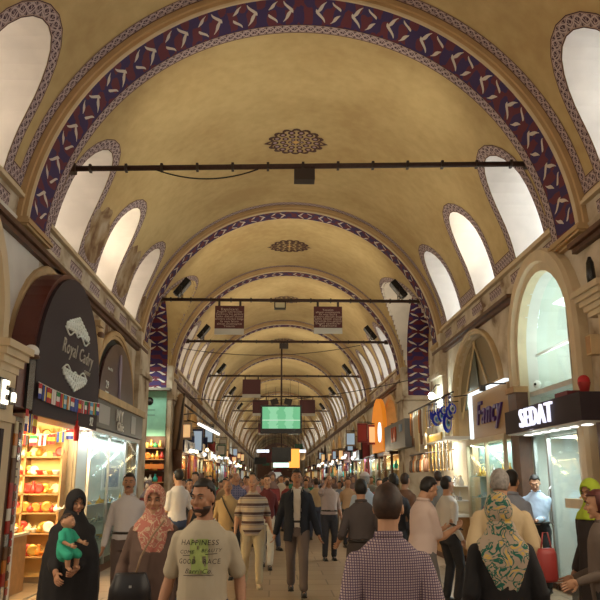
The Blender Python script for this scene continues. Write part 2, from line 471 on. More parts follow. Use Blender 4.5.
# ------------------------------------------------------------------ walls with arched niches
NICHES = []   # side, yc, hw, zspring, ztop, style
NICHES += [(-1, 3.3, 1.3, 3.4, 4.6, 'plain'), (-1, 6.85, 1.45, 3.35, 4.7, 'cream'), (-1, 11.15, 1.62, 3.2, 4.7, 'souvenir'), (-1, 15.75, 1.85, 3.1, 4.62, 'glass_l'),
           (1, 3.3, 1.3, 3.4, 4.6, 'plain'), (1, 6.9, 1.3, 3.4, 4.7, 'plain'), (1, 11.12, 1.14, 3.72, 4.92, 'jewel'), (1, 15.35, 1.85, 3.2, 4.72, 'stall')]
for bi in range(3, len(BAYS)):
    a, b = BAYS[bi]
    for side in (-1, 1):
        for k, t in enumerate((.25, .75)):
            NICHES.append((side, a + (b - a) * t, 1.55, 3.15, 4.55, 'far'))
WX = 3.92
for side, nm in ((-1, 'wall_left'), (1, 'wall_right')):
    f = lambda y, z, s=side: Vector((s * WX, y, z))
    spans = [(-3, RIBS[1][1]), (RIBS[1][1], BAYS[1][1] + .0)] + [(RIBS[i][0], RIBS[i + 1][0]) for i in range(3, len(RIBS) - 1)]
    spans[1] = (RIBS[1][1], RIBS[2][0] + .55)
    spans[2] = (BAYS[2][1] - .0, RIBS[4][0])
    for (ya, yb) in spans:
        hs = [densify(arch_yz(n_[1], n_[2], .02, n_[3], n_[4], 14), .3) for n_ in NICHES if n_[0] == side and ya < n_[1] < yb]
        bm = NB(); holed(bm, [(ya, 0), (yb, 0), (yb, 5.12), (ya, 5.12)], hs, f, .5, smooth=False); struct(nm, bm, white_pl if (side < 0 and ya < 0) else wall_m, fix=False)
    # ledge with pipes, ornate aged frieze
    for (ya, yb) in (((-3, 18.95), (24.2, END_Y)) if side < 0 else ((-3, 9.75), (12.55, 18.95), (24.2, END_Y))):
        bm = NB()
        xa, xb = sorted((side * 3.78, side * 3.95)); bx(bm, xa, xb, ya, yb, 4.86, 4.93)
        xa, xb = sorted((side * 3.84, side * 3.95)); bx(bm, xa, xb, ya, yb, 4.79, 4.86)
        trim(bm, brown)
    for bi, (ya, yb) in enumerate(BAYS):
        if bi == 2: continue
        bm = NB(); uvl = bm.loops.layers.uv.new('UVMap')
        strip(bm, [(ya, s_of_z(5.0)), (yb, s_of_z(5.0))], s_of_z(5.40) - s_of_z(5.0), vmap(side, .012), uvl, side=1, step=.5)
        trim(bm, wall_m, fix=False)
        bm = NB()
        for z_, d_ in ((5.40, .07), (5.45, .035)):
            xa, xb = sorted((side * (3.93 - d_), side * 3.98)); bx(bm, xa, xb, ya, yb, z_, z_ + .05)
        trim(bm, cream_l)
# carved frieze panels of the near bays
bm = NB(); uvl = bm.loops.layers.uv.new('UVMap')
for side in (-1, 1):
    for bi in (0, 1, 3):
        ya, yb = BAYS[bi]; y = ya + .3
        while y + .9 < yb:
            strip(bm, [(y, s_of_z(5.10)), (y + .75, s_of_z(5.10))], .23, vmap(side, .018), uvl, side=1); y += 1.35
trim(bm, border_m, fix=False)
# niche linings and archivolts
def ringpts(yc, hw, z0, zs, zt, x, n=16):
    P = [(yc + hw, z0)] + [(yc + hw * math.cos(PI * k / n), zs + (zt - zs) * math.sin(PI * k / n)) for k in range(n + 1)] + [(yc - hw, z0)]
    return [Vector((x, y, z)) for y, z in P]
def archivolt(side, yc, hw, z0, zs, zt, wd, m, x_in=3.92, proud=.1, bands=2):
    bm = NB()
    prof = [(-.006, x_in + .04), (-.006, x_in - proud * .6), (wd * .35, x_in - proud * .6), (wd * .42, x_in - proud), (wd * .9, x_in - proud), (wd, x_in - proud * .7), (wd, x_in + .02)]
    rs = [ringpts(yc, hw + d, z0, zs, zt + d, side * x) for d, x in prof]
    rings(bm, rs, cap=False, closed=False, smooth=False)
    return trim(bm, m)
for side, yc, hw, zs, zt, st in NICHES:
    dp = 1.3 if st in ('souvenir', 'jewel', 'glass_l', 'stall') else .8
    bm = NB(); P = densify(arch_yz(yc, hw, -.05, zs, zt, 14), .5)
    m = {'jewel': white_pl, 'glass_l': white_pl, 'souvenir': cream_l, 'stall': cream_l, 'cream': cream_l}.get(st, R.choice([cream, cream_l, white_pl, brown]))
    xo = side * (WX + dp)
    rings(bm, [[Vector((side * WX, y, z)) for y, z in P], [Vector((xo, y, z)) for y, z in P]], cap=False, smooth=False)
    bm.faces.new([bm.verts.new((xo, y, z)) for y, z in P])
    trim(bm, m, fix=False)
    if st == 'cream': archivolt(side, yc, hw, 0, zs, zt, .36, cream_l, proud=.30)
    elif st == 'jewel': archivolt(side, yc, hw, 0, zs, zt, .35, cream_l, proud=.19)
    elif st == 'stall': archivolt(side, yc, hw, 0, zs, zt, .10, cream, proud=.10)
    elif yc < 45: archivolt(side, yc, hw, 0, zs, zt, .18, R.choice([cream, mould]), proud=.08)
# ---- crossing: side arches with blue soffits and side streets
for side in (-1, 1):
    bm = NB(); uvl = bm.loops.layers.uv.new('UVMap'); hw = 2.15; n = 40; zs = 5.35; rt = 7.55 - zs
    xa, xb = 3.55, 4.75
    def sp(k, x, g=0):
        a = PI * k / n; return Vector((side * x, XC + (hw - g) * math.cos(a), zs + (rt - g) * math.sin(a)))
    XS = [2.9 + .06 * q for q in range(18)] + [3.98, 4.7, 4.8]
    L = PI * hw; grid = [[bm.verts.new(sp(k, x)) for x in XS] for k in range(n + 1)]
    for k in range(n):
        for j in range(len(XS) - 1):
            q = (grid[k][j], grid[k + 1][j], grid[k + 1][j + 1], grid[k][j + 1])
            # keep the lining only outside the main vault
            c_ = sum((v_.co for v_ in q), Vector()) / 4
            if math.hypot(c_.x, c_.z - Z0) < RV - .05: continue
            fc = bm.faces.new(q); fc.material_index = 2 if XS[j] >= 4.7 else 0 if XS[j] >= 3.97 else 1 if side < 0 else 4
            u0 = k / n * L; u1 = (k + 1) / n * L
            for lp, uv in zip(fc.loops, ((u0, 0), (u1, 0), (u1, .5), (u0, .5))): lp[uvl].uv = uv
    def f(u, v):
        a = PI / 2 + u / 2.18; return Vector((side * (4.34 + v * .70), XC + (hw - .008) * math.cos(a), zs + (rt - .008) * math.sin(a)))
    for sd in (-1, 1):
        for k in range(7):
            u0 = sd * (.1 + k * .5)
            if abs(u0) > 3.0: continue
            for s2 in (-1, 1):
                leaf(bm, f, (u0, s2 * .46), (u0 + sd * .16, s2 * .05), .03, 3)
                leaf(bm, f, (u0 + sd * .40, s2 * .46), (u0 + sd * .24, s2 * .05), .03, 3)
    # soffit carried down the jambs
    for yj, s2 in ((XC + hw - .012, 1), (XC - hw + .012, -1)):
        q = [bm.verts.new((side * 3.98, yj, 4.35)), bm.verts.new((side * 4.7, yj, 4.35)), bm.verts.new((side * 4.7, yj, zs)), bm.verts.new((side * 3.98, yj, zs))]
        fc = bm.faces.new(q); fc.material_index = 0
        for lp, uv in zip(fc.loops, ((0, 0), (0, .5), (1, .5), (1, 0))): lp[uvl].uv = uv
        for z_ in (4.5, 4.75, 5.0, 5.25):
            for sx_ in (-1, 1):
                g = lambda u, v, yj=yj, s2=s2: Vector((side * (4.34 + v * .7), yj - s2 * .008, u))
                leaf(bm, g, (z_, sx_ * .46), (z_ + .1, sx_ * .05), .028, 3)
    trim(bm, [soffit_m, vault_m, mould, bird_m, reveal_m], fix=False)
    # piers framing the side street
    bm = NB()
    for y0_, y1_ in ((18.0, XC - hw), (XC + hw, 24.9)):
        xa_, xb_ = sorted((side * 3.80, side * 4.82)); bx(bm, xa_, xb_, y0_, y1_, 0, 5.3)
        xa_, xb_ = sorted((side * 3.72, side * 4.86)); bx(bm, xa_, xb_, y0_ - .04, y1_ + .04, 4.2, 4.32)
    trim(bm, wall_m)
    # side street shell
    bm = NB(); XE = 10.5
    g = [[Vector((side * x, XC + 2.35 * math.cos(PI * k / 16), 5.3 + 2.35 * math.sin(PI * k / 16))) for k in range(17)] for x in (4.8, XE)]
    g = [[Vector((p[0].x, p[0].y, 0))] + p + [Vector((p[0].x, p[-1].y, 0))] for p in g]
    rings(bm, g, cap=False, closed=False, smooth=False)
    bm.faces.new([bm.verts.new(p) for p in g[1]])
    struct('wall_back', bm, cream, fix=False)
    area_light('side_street_lamp', (side * 6.5, XC, 5.9), (side * 6.4, XC, 0), 1.2, 90, (1, .9, .72))
bm = NB(); bx(bm, -10.6, -9, XC - 2.4, XC + 2.4, -.2, 0); struct('floor', bm, floor_m)
bm = NB(); bx(bm, 9, 10.6, XC - 2.4, XC + 2.4, -.2, 0); struct('floor', bm, floor_m)
# far end wall
bm = NB(); bx(bm, -4.5, 4.5, END_Y + 5, END_Y + 5.2, 0, 9); struct('wall_far', bm, brown)
# worn, stained plaster patches between the left windows of the near bay
worn_m, h = newm('worn_plaster', .9)
_, _, _, oc = h.obj()
n1 = h.n('ShaderNodeTexNoise'); n1.inputs['Scale'].default_value = 2.6; n1.inputs['Detail'].default_value = 10; n1.inputs['Distortion'].default_value = .3; h.t.links.new(oc, n1.inputs['Vector'])
rr = h.n('ShaderNodeValToRGB'); cr = rr.color_ramp; cr.elements[0].position = .38; cr.elements[0].color = (.17, .09, .045, 1); cr.elements[1].position = .68; cr.elements[1].color = (.48, .40, .30, 1)
e = cr.elements.new(.5); e.color = (.33, .23, .13, 1); h.t.links.new(n1.outputs[0], rr.inputs[0]); h.col(rr.outputs[0])
bm = NB(); mid = (BAYS[1][0] + BAYS[1][1]) / 2
for c0, top in ((mid - 1.35, 6.62), (mid + 1.35, 6.75), (mid + 3.75, 6.2)):
    P = []; hwp = .55 if c0 < mid + 3 else .3
    for k in range(40):
        t = 2 * PI * k / 40; r = 1 + .10 * math.sin(5 * t + c0) + .06 * math.sin(11 * t)
        P.append((c0 + hwp * r * max(-1.0, min(1.0, 1.15 * math.cos(t))), s_of_z(6.1 + (top - 6.1) * r * math.sin(t) if math.sin(t) > 0 else 6.1 + .5 * math.sin(t) )))
    holed(bm, P, [], vmap(-1, .014), .2)
trim(bm, worn_m, fix=False)

# ---- painted medallions on the crown
def medallion(y, kind, label):
    bm = NB(); uvl = bm.loops.layers.uv.new('UVMap')
    def f(a, b, off): 
        th = PI / 2 - a / RV; return Vector((-(RV - off) * -math.cos(th), y + b, Z0 + (RV - off) * math.sin(th)))
    N = 64
    def outline(k, ra, rb, am, lob): 
        t = 2 * PI * k / N; r = 1 + am * abs(math.cos(lob * t / 2)) ** .7 - am * .5 + (.12 if k % (N // 2) == 0 else 0)
        return (ra * r * math.cos(t), rb * r * math.sin(t))
    out = [outline(k, .60, .58, .16, 16) for k in range(N)]
    inn = [(x * .86, b * .86) for x, b in out]
    def ringf(A, B, off, mi):
        va = [bm.verts.new(f(*p, off)) for p in A]; vb = [bm.verts.new(f(*p, off)) for p in B]
        for i in range(N): bm.faces.new((va[i], va[(i + 1) % N], vb[(i + 1) % N], vb[i])).material_index = mi
    ringf(out, inn, .012, 0)
    for rad, cnt, sz in ((.44, 14, .085), (.27, 10, .075), (.12, 6, .05)):
        for k in range(cnt):
            t = 2 * PI * k / cnt; c_ = (rad * 1.05 * math.cos(t), rad * math.sin(t)); q = 10
            va = [bm.verts.new(f(c_[0] + sz * math.cos(2 * PI * i / q), c_[1] + sz * math.sin(2 * PI * i / q), .016)) for i in range(q)]
            vb = [bm.verts.new(f(c_[0] + sz * .50 * math.cos(2 * PI * i / q), c_[1] + sz * .50 * math.sin(2 * PI * i / q), .016)) for i in range(q)]
            for i in range(q): bm.faces.new((va[i], va[(i + 1) % q], vb[(i + 1) % q], vb[i])).material_index = 0
            vc = [bm.verts.new(f(c_[0] + sz * .45 * math.cos(2 * PI * i / q), c_[1] + sz * .45 * math.sin(2 * PI * i / q), .018)) for i in range(q)]
            bm.faces.new(vc).material_index = 1 if kind else 0
    vc = [bm.verts.new(f(.06 * math.cos(2 * PI * i / 12), .06 * math.sin(2 * PI * i / 12), .02)) for i in range(12)]
    bm.faces.new(vc).material_index = 2
    o = obj('ceiling_medallion', bm, [cm('medallion_dark', (.09, .04, .03)), cm('medallion_lilac', (.45, .32, .38)), cm('medallion_gold', (.75, .45, .15))], fix=False)
    tag(o, label, 'medallion')
medallion(14.55, 1, 'purple and brown painted rosette on the vault crown just before the nearest tie rod box')
medallion(21.85, 0, 'small brown painted rosette on the vault crown of the second bay')
for i, y in enumerate((28.9, 37.9)):
    medallion(y, 0, ['faint painted rosette on the third bay vault, behind the hanging screen pole', 'faint painted rosette on the fourth bay vault, just above the hanging screen'][i])

# ---- tie rods with their fixtures
def rodname(i): return ['nearest', 'second', 'third', 'fourth', 'fifth', 'sixth', 'seventh', 'eighth', 'ninth', 'tenth'][i]
RODS = [(10.45, 6.42, .10), (19.3, 6.45, 0), (25.45, 6.45, 0), (34.3, 6.45, 0), (43.5, 6.5, 0), (52.9, 6.5, 0), (62.3, 6.5, 0), (71.7, 6.5, 0)]
for i, (y, z, tl) in enumerate(RODS):
    t = thing('tie_rod', 'long dark iron tie rod spanning the vault, %s from the viewer' % rodname(i), 'tie rod', (0, y, z), group='tie rods under the vault')
    xe = math.sqrt(RV ** 2 - (z - Z0) ** 2)
    bm = NB(); tube(bm, [(-xe - .02, 0, -tl), (xe + .02, 0, tl)], .045, 8); obj('bar', bm, rust, t)
    if i < 5:
        for s in (-1, 1):
            bm = NB(); bx(bm, s * (xe - .1) - .06, s * (xe - .1) + .06, -.07, .07, s * tl - .07, s * tl + .07); obj('anchor_plate', bm, rust, t)
        bm = NB()
        for k in range(-6, 7): bx(bm, k * .55 - .02, k * .55 + .02, -.055, .055, -.055 + tl * k * .55 / 3.7, .055 + tl * k * .55 / 3.7)
        q = obj('clips', bm, dark, t); q['kind'] = 'stuff'
def junction_box(x, y, z, label, lit):
    t = thing('floodlight' if lit else 'junction_box', label, 'floodlight' if lit else 'box', (x, y, z))
    bm = NB(); bx(bm, -.16, .16, -.1, .1, -.24, -.06); obj('housing', bm, dark, t)
    bm = NB(); bx(bm, -.02, .02, -.02, .02, -.07, .03); obj('bracket', bm, dark, t)
    if lit:
        bm = NB(); bx(bm, -.13, .13, -.125, -.1, -.22, -.08); obj('lens', bm, mat('flood_glass', (.55, .5, .32), .3), t)
junction_box(.02, 10.45, 6.40, 'small dark box hanging from the nearest tie rod below the large rosette', False)
junction_box(-.3, 19.3, 6.44, 'square floodlight with pale lens at the middle of the second tie rod', True)
junction_box(-.12, 25.45, 6.44, 'small dark box under the third tie rod, at the top of the screen pole', False)
k = 0
for i, (y, z, tl) in enumerate(RODS):
    for s in (-1, 1):
        x = s * 2.95
        area_light('flood_beam', (s * 1.6, y + .3, z + .1), (-s * .8, y + 3.4, 9.2), 1.0, FLOOD_POWER * (.8 if i else .5), FLOOD_COL, spread=175)
        if i in (1, 2, 3, 4, 5):
            t = thing('floodlight', 'black tilted floodlight clamped on the %s tie rod, %s side' % (rodname(i), 'left' if s < 0 else 'right'), 'floodlight', (s * 3.0, y, z + .06), group='floodlights on the tie rods')
            M = Matrix.Translation((0, 0, .28)) @ Matrix.Rotation(s * math.radians(-38), 4, 'Y')
            bm = NB(); obox(bm, M, .16, .3, .56); obj('housing', bm, black, t)
            bm = NB(); obox(bm, M @ Matrix.Translation((-s * .09, 0, 0)), .02, .26, .5); obj('lens', bm, mat('lens_grey', (.2, .2, .2), .2), t)
            bm = NB(); tube(bm, [(0, -.17, .28), (0, -.16, -.02), (0, .16, -.02), (0, .17, .28)], .015, 6); obj('yoke', bm, dark, t)
area_light('flood_beam', (1.6, 1.9, 6.3), (0, 6.5, 9), 1, FLOOD_POWER * .9, (1, .70, .44), spread=175)
area_light('flood_beam', (-1.6, 1.9, 6.3), (0, 6.5, 9), 1, FLOOD_POWER * .9, (1, .70, .44), spread=175)
for bi, (ya, yb) in enumerate(BAYS[:14]):
    if bi == 0 or bi in (9, 11, 13): continue
    for s in (-1, 1):
        area_light('vault_fill_light', (s * 3.3, (ya + yb) / 2, 5.05), (-s * 1.8, (ya + yb) / 2, 8.6), .35, 36 if bi == 1 else 24 if bi == 2 else 52, FLOOD_COL, size_y=(yb - ya) * .7)  # added mid-bay fill with no fixture, evens out the vault lighting
# thin sagging cables
def cable(name, label, pts, r=.012):
    bm = NB(); tube(bm, pts, r, 5); tag(obj(name, bm, blackm), label, 'cable')
def sag(a, b, d, n=12): 
    a, b = Vector(a), Vector(b); return [a + (b - a) * (k / n) + Vector((0, 0, -d * 4 * (k / n) * (1 - k / n))) for k in range(n + 1)]
cable('cable', 'thin dark cable sagging under the left half of the nearest tie rod', sag((-2.3, 10.45, 6.33), (-.7, 10.45, 6.36), .16))
cable('cable', 'long thin cable strung from the left wall across the third bay', sag((-3.7, 24.95, 6.1), (2.6, 25.25, 6.3), .3, 20))
cable('cable', 'thin cable strung low across the street above the right stall', sag((3.7, 19.0, 4.35), (-3.6, 27.0, 4.6), .35, 20))

# ---- boards hanging from the rods
def hang_board(x, y, ztop, wd, ht, label, lines, big):
    t = thing('hanging_board', label, 'sign', (x, y, ztop), group='brown notice boards hung from the tie rods')
    bm = NB(); bx(bm, -wd / 2, wd / 2, -.02, .02, -ht, -.1); obj('panel', bm, mat('maroon_board', (.09, .016, .02), .5), t)
    bm = NB(); bx(bm, -wd / 2, wd / 2, -.022, .022, -ht - .16, -ht); obj('white_strip', bm, mat('pale_strip', (.55, .55, .5), .6), t)
    for s in (-1, 1):
        bm = NB(); bx(bm, s * wd * .36 - .03, s * wd * .36 + .03, -.02, .02, -.1, .06); obj('hanger', bm, dark, t)
    if big:
        for k, (tx, sz) in enumerate(lines):
            text('lettering', tx, sz, mat('board_letters', (.62, .5, .42), .6), 'F', (0, -.026, -.2 - k * (ht - .2) / len(lines)), t, .002, sx=.92)
txt = [('Kapalicarsi', .105), ('Degerli ziyaretciler', .085), ('Carsimiza hos geldiniz', .08), ('lutfen dikkatli olunuz', .082), ('alisveris ederken belge', .08), ('fis veya fatura', .085), ('almayi unutmayiniz', .085), ('Yonetim', .085)]
hang_board(-1.68, 19.3, 6.38, .80, .74, 'left maroon notice board with pale lettering hanging from the second tie rod', txt, 1)
hang_board(1.02, 19.3, 6.38, .78, .70, 'right maroon notice board with pale lettering hanging from the second tie rod', txt[::-1], 1)
hang_board(-1.55, 34.3, 6.38, .86, .80, 'maroon notice board hanging left of the pole on the fourth tie rod', [], 0)
for i, (x, y) in enumerate(((-1.3, 43.5), (1.5, 43.5), (-1.4, 62.3), (1.2, 62.3))):
    hang_board(x, y, 6.4, .95, .9, 'small maroon notice board %s of the hanging screen, on the %s tie rod' % ('left' if x < 0 else 'right', 'fifth' if y < 50 else 'seventh'), [], 0)
# ---- hanging screen
t = thing('hanging_screen', 'flat television with a pale green picture hanging on a pole mid street', 'television', (-.2, 25.45, 3.2))
bm = NB(); bx(bm, -.72, .72, -.05, .05, 0, .98); bx(bm, -.5, .5, .05, .12, .15, .8); obj('casing', bm, black, t)
scr_m, h = newm('screen_picture', .3)
ux, uy, uz, oc = h.obj()
n1 = h.n('ShaderNodeTexNoise'); n1.inputs['Scale'].default_value = 7; h.t.links.new(oc, n1.inputs['Vector'])
blob = h.m('LESS_THAN', h.m('ABSOLUTE', h.m('SUBTRACT', h.m('ABSOLUTE', ux), .28)), h.m('MULTIPLY', n1.outputs[0], .28))
c = h.mix(h.m('MULTIPLY', blob, .5), (.12, .42, .22), (.30, .62, .42)); c = h.mix(h.m('LESS_THAN', h.m('ABSOLUTE', h.m('SUBTRACT', uz, .46)), .012), c, (.5, .7, .55)); h.col(c)
h.t.links.new(c, h.b.inputs['Emission Color']); h.b.inputs['Emission Strength'].default_value = .9
bm = NB(); bx(bm, -.66, .66, -.056, -.05, .17, .92); obj('screen', bm, scr_m, t)
bm = NB(); tube(bm, [(0, 0, .95), (0, 0, 3.25)], .03, 8); obj('pole', bm, rust, t)
for s in (-1, 1):
    bm = NB(); obox(bm, Matrix.Translation((s * .24, 0, 1.1)) @ Matrix.Rotation(s * .3, 4, 'Y'), .26, .2, .2); obj('loudspeaker', bm, dark, t)
t = thing('hanging_screen', 'distant unlit dark television hanging lower and beyond the green one', 'television', (.0, 47, 2.75))
bm = NB(); bx(bm, -.62, .62, -.06, .06, 0, .9); obj('casing', bm, black, t)
bm = NB(); tube(bm, [(0, 0, .85), (0, 0, 6.13)], .03, 8); obj('pole', bm, rust, t)
# ------------------------------------------------------------------ people
from mathutils import noise as mnoise
def remeshed(bm, vox, sm=3, wr=0.0, wf=9.0, seed=0, cut=None):
    me = bpy.data.meshes.new('tmp'); bmesh.ops.recalc_face_normals(bm, faces=bm.faces); bm.to_mesh(me); bm.free()
    o = bpy.data.objects.new('tmp', me); link(o)
    md = o.modifiers.new('r', 'REMESH'); md.mode = 'VOXEL'; md.voxel_size = vox
    if sm: s_ = o.modifiers.new('s', 'SMOOTH'); s_.factor = .5; s_.iterations = sm
    dg = bpy.context.evaluated_depsgraph_get(); dg.update()
    r = bpy.data.meshes.new_from_object(o.evaluated_get(dg)); bpy.data.objects.remove(o); bpy.data.meshes.remove(me)
    b2 = NB(); b2.from_mesh(r); bpy.data.meshes.remove(r)
    if wr:
        b2.normal_update()
        for v_ in b2.verts:
            c_ = v_.co; n_ = mnoise.noise(Vector((c_.x * wf, c_.y * wf, c_.z * wf * .55 + seed))) + .5 * mnoise.noise(Vector((c_.x * wf * 2.2 + c_.z * 9, c_.y * wf * 2, c_.z * wf * 1.6 + seed)))
            v_.co = c_ + v_.normal * n_ * wr
    if cut:
        bmesh.ops.delete(b2, geom=[f_ for f_ in b2.faces if cut(f_.calc_center_median())], context='FACES')
    for f_ in b2.faces: f_.smooth = True
    return b2
def loft(bm, secs, n=20, mi=0, fold=0, nf=9, ph=0):
    """secs: (z, cx, cy, rx, ry[, foldamp])"""
    rs = []
    for s_ in secs:
        z, cx, cy, rx, ry = s_[:5]; fa = s_[5] if len(s_) > 5 else 0
        rs.append([Vector((cx + rx * (1 + fa * math.sin(nf * 2 * PI * k / n + ph)) * math.cos(2 * PI * k / n), cy + ry * (1 + fa * math.sin(nf * 2 * PI * k / n + ph)) * math.sin(2 * PI * k / n), z)) for k in range(n)])
    rings(bm, rs, True, mi)
def limb(bm, pts, rs, n=12):
    tube(bm, pts, rs, n)
    for p, r in ((pts[0], rs[0]), (pts[-1], rs[-1])):
        r = r if isinstance(r, (int, float)) else max(r); ball(bm, Vector(p), r, 10)
def ik(a, c, l1, l2, hint):
    a, c, hint = Vector(a), Vector(c), Vector(hint); d = c - a; L = min(d.length, (l1 + l2) * .999); u = d.normalized()
    x = (l1 * l1 - l2 * l2 + L * L) / (2 * L); h_ = math.sqrt(max(0, l1 * l1 - x * x))
    p = hint - u * hint.dot(u); p = p.normalized() if p.length > 1e-4 else Vector((0, 1, 0))
    return a + u * x + p * h_, a + u * L
def hand(bm, wrist, dr, palm, side, curl=.5, s=1.0):
    """side: +1 thumb on the right of (dr, palm) frame"""
    d = Vector(dr).normalized(); p = Vector(palm); p = (p - d * p.dot(d)).normalized(); w_ = d.cross(p) * side
    M = Matrix((( w_.x, p.x, d.x, wrist.x), (w_.y, p.y, d.y, wrist.y), (w_.z, p.z, d.z, wrist.z), (0, 0, 0, 1)))
    ball(bm, (0, 0, 0), 1, 12, 0, M=M @ Matrix.Translation((0, 0, .048 * s)) @ Matrix.Diagonal((.041 * s, .017 * s, .056 * s, 1)))
    tube(bm, [M @ Vector((0, 0, -.03)), M @ Vector((0, 0, .03 * s))], [(.026 * s, .026 * s)] * 2, 10)
    for k, (x, ln) in enumerate(((-.030, .062), (-.010, .074), (.010, .080), (.030, .070))):
        q = M @ Vector((x * s, 0, .085 * s)); pts = [M @ Vector((x * .9 * s, 0, .06 * s)), q]; a = curl * .35
        for j, fr in enumerate((.45, .32, .23)):
            a += curl * (.55 if j else .35)
            dirv = d * math.cos(a) + p * math.sin(a); q = q + dirv * ln * fr * s; pts.append(q)
        tube(bm, pts, [.0088 * s, .0088 * s, .0082 * s, .0075 * s, .0055 * s], 6)
    q = M @ Vector((.036 * s, .004 * s, .03 * s)); d2 = (d * .75 + w_ * .55 + p * .35).normalized(); d3 = (d * .95 + w_ * .1 + p * .45).normalized()
    tube(bm, [M @ Vector((.022 * s, 0, .015 * s)), q, q + d2 * .03 * s, q + d2 * .03 * s + d3 * .026 * s], [.013 * s, .012 * s, .010 * s, .007 * s], 7)
def skin(tone): return mat('skin_%d' % tone, [(.50, .27, .16), (.40, .20, .115), (.56, .33, .21)][tone], .55)
HAIRC = {'black': (.012, .009, .008), 'brown': (.045, .02, .012), 'grey': (.32, .29, .27), 'white': (.6, .58, .55), 'red': (.10, .018, .012)}
def hair_mat(c): return mat('hair_' + c, HAIRC[c], .55, var=.4, scale=40)
def shell(c, r, keep, th=.008, n=24, M=None, jit=0):
    bm = NB(); bmesh.ops.create_uvsphere(bm, u_segments=n, v_segments=n * 2 // 3, radius=1)
    bmesh.ops.delete(bm, geom=[f_ for f_ in bm.faces if not keep(Vector((f_.calc_center_median().x * r[0], f_.calc_center_median().y * r[1], f_.calc_center_median().z * r[2])))], context='FACES')
    for v_ in bm.verts:
        v_.co = Vector((v_.co.x * r[0], v_.co.y * r[1], v_.co.z * r[2]))
        if jit: v_.co *= 1 + jit * mnoise.noise(v_.co * 55)
        v_.co += Vector(c)
    bmesh.ops.recalc_face_normals(bm, faces=bm.faces)
    g = bmesh.ops.solidify(bm, geom=bm.faces[:], thickness=th)
    for f_ in bm.faces: f_.smooth = True
    if M: bm.transform(M)
    return bm
def person(name_label, loc, rz, H=1.75, tone=0, build=1.0, belly=0.0, female=False, vox=.009,
           feet=None, lh=None, rh=None, lpalm=(1, 0, 0), rpalm=(-1, 0, 0), curl=.55, eh=(0, .6, -.2), ehr=None, lean=0.0,
           head=(0, 0), hair='black', hairlen='short', beard=None, moustache=None, cap=None,
           top='shirt', top_m=None, sleeve='short', hem=.86, bottom='trousers', bottom_m=None, shoe_m=None, belt=True, collar=True,
           jacket=None, scarf=None, robe=None, chador=None, low=False, group=None, bare=False, tuck=True, wr=.006, legs=True):
    S = H / 1.75; t = thing('person', name_label, 'person', loc, rz, group); SM = Matrix.Scale(S, 4)
    def put(nm, bm, m, par=None):
        bm.transform(SM); o = obj(nm, bm, m, par or t); return o
    b = build; L_ = lambda z: lean * max(0, z - .95)       # forward lean offset (towards -y)
    feet = feet or ((.10, .02, .09), (-.10, -.02, .09))
    sh = {1: Vector((.160 * b, .01 - L_(1.42), 1.352)), -1: Vector((-.160 * b, .01 - L_(1.42), 1.352))}
    wr_t = {1: Vector(lh or (.25 * b, -.03, .87)), -1: Vector(rh or (-.25 * b, -.03, .87))}
    arm = {}
    for s in (1, -1):
        hint = Vector(eh if s == 1 or not ehr else ehr); hint = Vector((hint.x + s * .12, hint.y, hint.z))
        el, wp = ik(sh[s], wr_t[s], .29, .25, hint); arm[s] = (sh[s], el, wp)
    leg = {}
    for s, ft in ((1, feet[0]), (-1, feet[1])):
        hp = Vector((s * .088, 0, .92)); kn, an = ik(hp, ft, .43, .42, (s * .06, -1, 0)); leg[s] = (hp, kn, an)
    # ---- body
    torso = [(.84, 0, 0, .145 * b, .115 + belly * .4), (.93, 0, .005, .160 * b, .120 + belly * .8), (1.03, 0, -belly * .5, .148 * b, .108 + belly), (1.13, 0, -belly * .6 - L_(1.13), .143 * b, .105 + belly * .9),
             (1.24, 0, -belly * .3 - L_(1.24), .158 * b, .115 + belly * .4), (1.32, 0, -L_(1.34), .170 * b, .116), (1.37, 0, .004 - L_(1.38), .158 * b, .106), (1.405, 0, .006 - L_(1.41), .132 * b, .096), (1.435, 0, .008 - L_(1.43), .100 * b, .082), (1.46, 0, .01 - L_(1.45), .074 * b, .070), (1.49, 0, .012 - L_(1.48), .062, .062)]
    HC = Vector((0, -.012 - L_(1.6), 1.625)); NK = Vector((0, .012 - L_(1.5), 1.50))
    HM = Matrix.Translation(NK) @ Matrix.Rotation(head[1], 4, 'Z') @ Matrix.Rotation(head[0], 4, 'X') @ Matrix.Translation(-NK) @ Matrix.Translation(HC)
    bm = NB(); loft(bm, [(z, cx, cy, rx - (.008 if top or robe or chador else 0), ry - (.008 if top or robe or chador else 0)) for z, cx, cy, rx, ry in torso], 20)
    limb(bm, [NK - Vector((0, -.005, .06)), NK + Vector((0, -.004, .02)), HM @ Vector((0, .02, -.05))], [.062, .055, .056])
    if not low:
        E_ = lambda c_, r_: ball(bm, (0, 0, 0), 1, 16, 0, M=HM @ Matrix.Translation(c_) @ Matrix.Diagonal((*r_, 1)))
    else:
        E_ = lambda c_, r_: ball(bm, (0, 0, 0), 1, 10, 0, M=HM @ Matrix.Translation(c_) @ Matrix.Diagonal((*r_, 1)))
    E_((0, .012, .022), (.074, .094, .098)); E_((0, -.02, -.035), (.060, .070, .082)); E_((0, -.066, -.098), (.026, .022, .020))
    E_((0, -.080, .028), (.050, .016, .012))
    for s in (1, -1):
        E_((s * .034, -.066, -.022), (.026, .024, .026)); E_((s * .077, .008, -.008), (.009, .019, .030))
    tube(bm, [HM @ Vector((0, -.084, .016)), HM @ Vector((0, -.112, -.026)), HM @ Vector((0, -.092, -.036))], [.009, .015, .012], 8)
